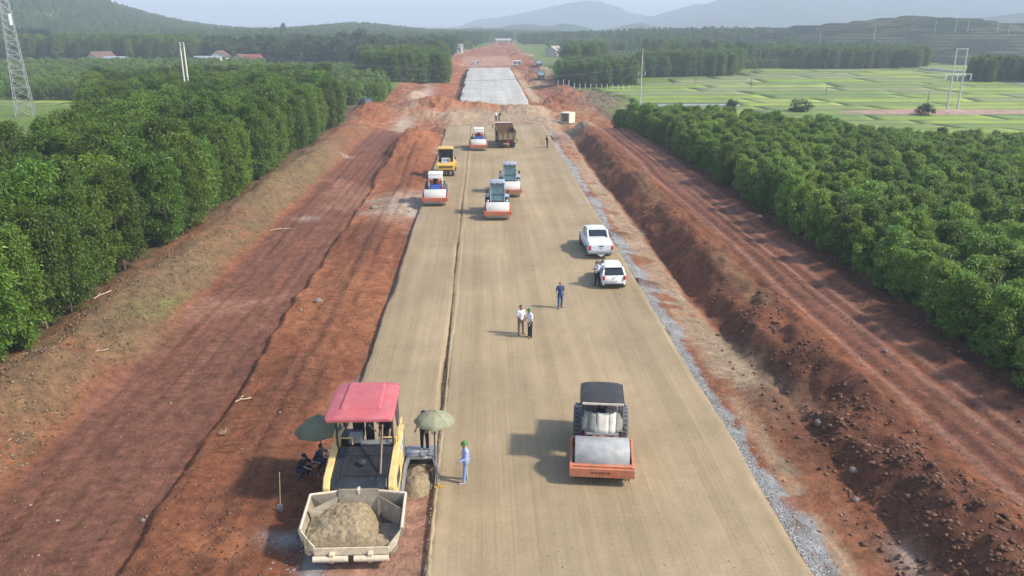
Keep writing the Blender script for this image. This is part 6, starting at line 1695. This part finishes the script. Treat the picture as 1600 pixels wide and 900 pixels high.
# ------------------------------------------------------------------ loose stuff: clods, stones, leaf litter, brushwood
def stuff_mesh(name, pts, base, scl, mat, label, cat, seed=0, flat=.7, rnd=.45):
    """many little pieces joined into one mesh"""
    r = np.random.RandomState(seed); bv, bf = base
    n = len(pts); nv = len(bv)
    a = r.uniform(0, 6.28, n); ca, sa = np.cos(a), np.sin(a)
    V = np.repeat(bv[None], n, 0) * (1 + r.uniform(-rnd, rnd, (n, nv, 1)))
    s3 = scl[:, None] * r.uniform(.7, 1.3, (n, 3)); s3[:, 2] *= flat
    V = V * s3[:, None, :]
    x = V[..., 0] * ca[:, None] - V[..., 1] * sa[:, None]; y = V[..., 0] * sa[:, None] + V[..., 1] * ca[:, None]
    V = np.stack([x, y, V[..., 2]], 2) + pts[:, None, :]
    F = (bf[None] + (np.arange(n) * nv)[:, None, None]).reshape(-1, bf.shape[1])
    me = np_mesh(name, V.reshape(-1, 3), F); me.materials.append(mat)
    return tag(link(bpy.data.objects.new(name, me)), label, cat, kind='stuff')
OCT = (np.array([(1, 0, 0), (0, 1, 0), (-1, 0, 0), (0, -1, 0), (0, 0, .8), (0, 0, -.5), (.6, .6, .4), (-.6, .5, .45), (-.5, -.6, .4), (.6, -.6, .45)], float),
       np.array([(0, 6, 5), (6, 1, 5), (1, 7, 5), (7, 2, 5), (2, 8, 5), (8, 3, 5), (3, 9, 5), (9, 0, 5), (0, 9, 4), (9, 3, 4), (3, 8, 4), (8, 2, 4), (2, 7, 4), (7, 1, 4), (1, 6, 4), (6, 0, 4)]))
QUAD = (np.array([(-1, 0, 0), (0, -.28, .12), (1, 0, 0.05), (0, .28, .1)], float), np.array([(0, 1, 2, 3)]))
rs2 = np.random.RandomState(77)
def near_y(n, a, b): return 1 / (1 / b + rs2.rand(n) * (1 / a - 1 / b))     # denser close by, as the eye sees it
def tinted(name, base):
    m, nt_, b = new_mat(name)
    geo = nd(nt_, 'ShaderNodeNewGeometry'); mr = nd(nt_, 'ShaderNodeMapRange'); mr.inputs[3].default_value = .55; mr.inputs[4].default_value = 1.5
    nt_.links.new(geo.outputs['Random Per Island'], mr.inputs[0])
    sc = nd(nt_, 'ShaderNodeVectorMath', operation='SCALE'); sc.inputs[0].default_value = base
    nt_.links.new(mr.outputs[0], sc.inputs['Scale']); nt_.links.new(sc.outputs[0], b.inputs['Base Color']); b.inputs['Roughness'].default_value = .95; b.inputs['Specular IOR Level'].default_value = .1
    return m
M_CLOD = tinted('red_clods', (.165, .085, .056)); M_CHIP = tinted('grey_chips', (.30, .295, .28)); M_STONE = tinted('pale_stones', (.27, .19, .14)); M_LIT = tinted('leaf_litter', (.32, .20, .12)); M_BRU = tinted('brushwood', (.26, .19, .14)); M_TANC = tinted('tan_chips', (.38, .30, .19))
def pts_on(X, Y, lift=.0): return np.stack([X, Y, height(X.copy(), Y.copy()) + lift], 1)
n = 9000; Y = near_y(n, 19, 120); X = np.where(rs2.rand(n) < .8, rs2.normal(15.8, 1.2, n), rs2.normal(23.5, .5, n)); k = fbm(X / 1.8, Y / 2.6, 3, N3) > rs2.uniform(-.5, .45, n); X, Y = X[k], Y[k]; n = len(X); stuff_mesh('clods', pts_on(X, Y, .0), OCT, .018 + .13 * rs2.rand(n) ** 4.0, M_CLOD, 'loose red brown clods of earth over the spoil bank', 'earth clods', 1)
n = 6000; Y = near_y(n, 19, 120); X = np.where(rs2.rand(n) < .6, rs2.normal(-9.4, 1.6, n), rs2.normal(-20.0, 1.2, n)); X = X[(X < -6.3)]; Y = Y[:len(X)]; stuff_mesh('clods', pts_on(X, Y, .01), OCT, .015 + .045 * rs2.rand(len(X)) ** 3, M_CLOD, 'loose clods over the red berm and brown bank', 'earth clods', 2)
n = 9000; Y = near_y(n, 19, 110); X = 10.4 + np.abs(rs2.normal(0, .38, n)); stuff_mesh('crushed_stone', pts_on(X, Y, .005), OCT, .015 + .035 * rs2.rand(n) ** 2, M_CHIP, 'crushed grey stone along the road shoulder', 'gravel', 3)
n = 1500; Y = near_y(n, 19, 110); X = XL - .1 - np.abs(rs2.normal(0, .35, n)); stuff_mesh('crushed_stone', pts_on(X, Y, .005), OCT, .012 + .035 * rs2.rand(n) ** 2, M_CHIP, 'crushed grey stone along the narrow lane edge', 'gravel', 4)
n = 5000; Y = near_y(n, 26, 130); X = rs2.uniform(-23.6, -18.7, n); stuff_mesh('clods', pts_on(X, Y, .01), OCT, .02 + .09 * rs2.rand(n) ** 3, tinted('brown_clods', (.17, .12, .072)), 'brown clods and crumbs over the bank below the acacias', 'earth clods', 12)
n = 900; Y = near_y(n, 19, 120); X = np.where(rs2.rand(n) < .65, rs2.uniform(11, 25, n), rs2.uniform(-22, -6.5, n)); stuff_mesh('stones', pts_on(X, Y, .005), OCT, .02 + .07 * rs2.rand(n) ** 3, M_STONE, 'scattered pale stones over the red earth', 'stones', 5)
n = 2000; Y = near_y(n, 18, 110); X = -15.6 + rs2.normal(0, 2.3, n); stuff_mesh('leaf_litter', pts_on(X, Y, .02), QUAD, .02 + .04 * rs2.rand(n), M_LIT, 'dry fallen leaves strewn over the smooth haul road', 'leaf litter', 6)
n = 1600; Y = near_y(n, 26, 130); X = rs2.uniform(-23.4, -18.8, n); stuff_mesh('leaf_litter', pts_on(X, Y, .02), QUAD, .05 + .08 * rs2.rand(n), M_LIT, 'dry twigs and leaves over the brown bank', 'leaf litter', 7)
n = 2600; Y = near_y(n, 15, 100); X = np.where(rs2.rand(n) < .7, XS + .02 + rs2.normal(0, .09, n), rs2.uniform(XL + .1, XR, n)); k = ~((X < XS) & (Y < LANE_START)); X, Y = X[k], Y[k]; stuff_mesh('loose_chips', np.stack([X, Y, np.full(len(X), .012)], 1), OCT, .010 + .022 * rs2.rand(len(X)) ** 2, M_TANC, 'loose tan chips along the seam and on the tan road', 'gravel', 8)
n = 900; c = pix(935, 152, -1.0); X = rs2.normal(c[0] - .5, 3.2, n); Y = c[1] + rs2.normal(0, 14, n); X = X + (Y - c[1]) * -.08; p = pts_on(X, Y, .1); m = MB(); rr = random.Random(5)
for q in p:
    d = Vector((rr.uniform(-1, 1), rr.uniform(-1, 1), rr.uniform(-.1, .6))).normalized() * rr.uniform(.4, 1.6); m.cyl(Vector(q) - d * .3, Vector(q) + d * .7, rr.uniform(.03, .08), .02, 4, False)
tag(m.build('brushwood', M_BRU), 'long heap of cut brushwood beside the haul track and paddies', 'brushwood', kind='stuff')
haze()
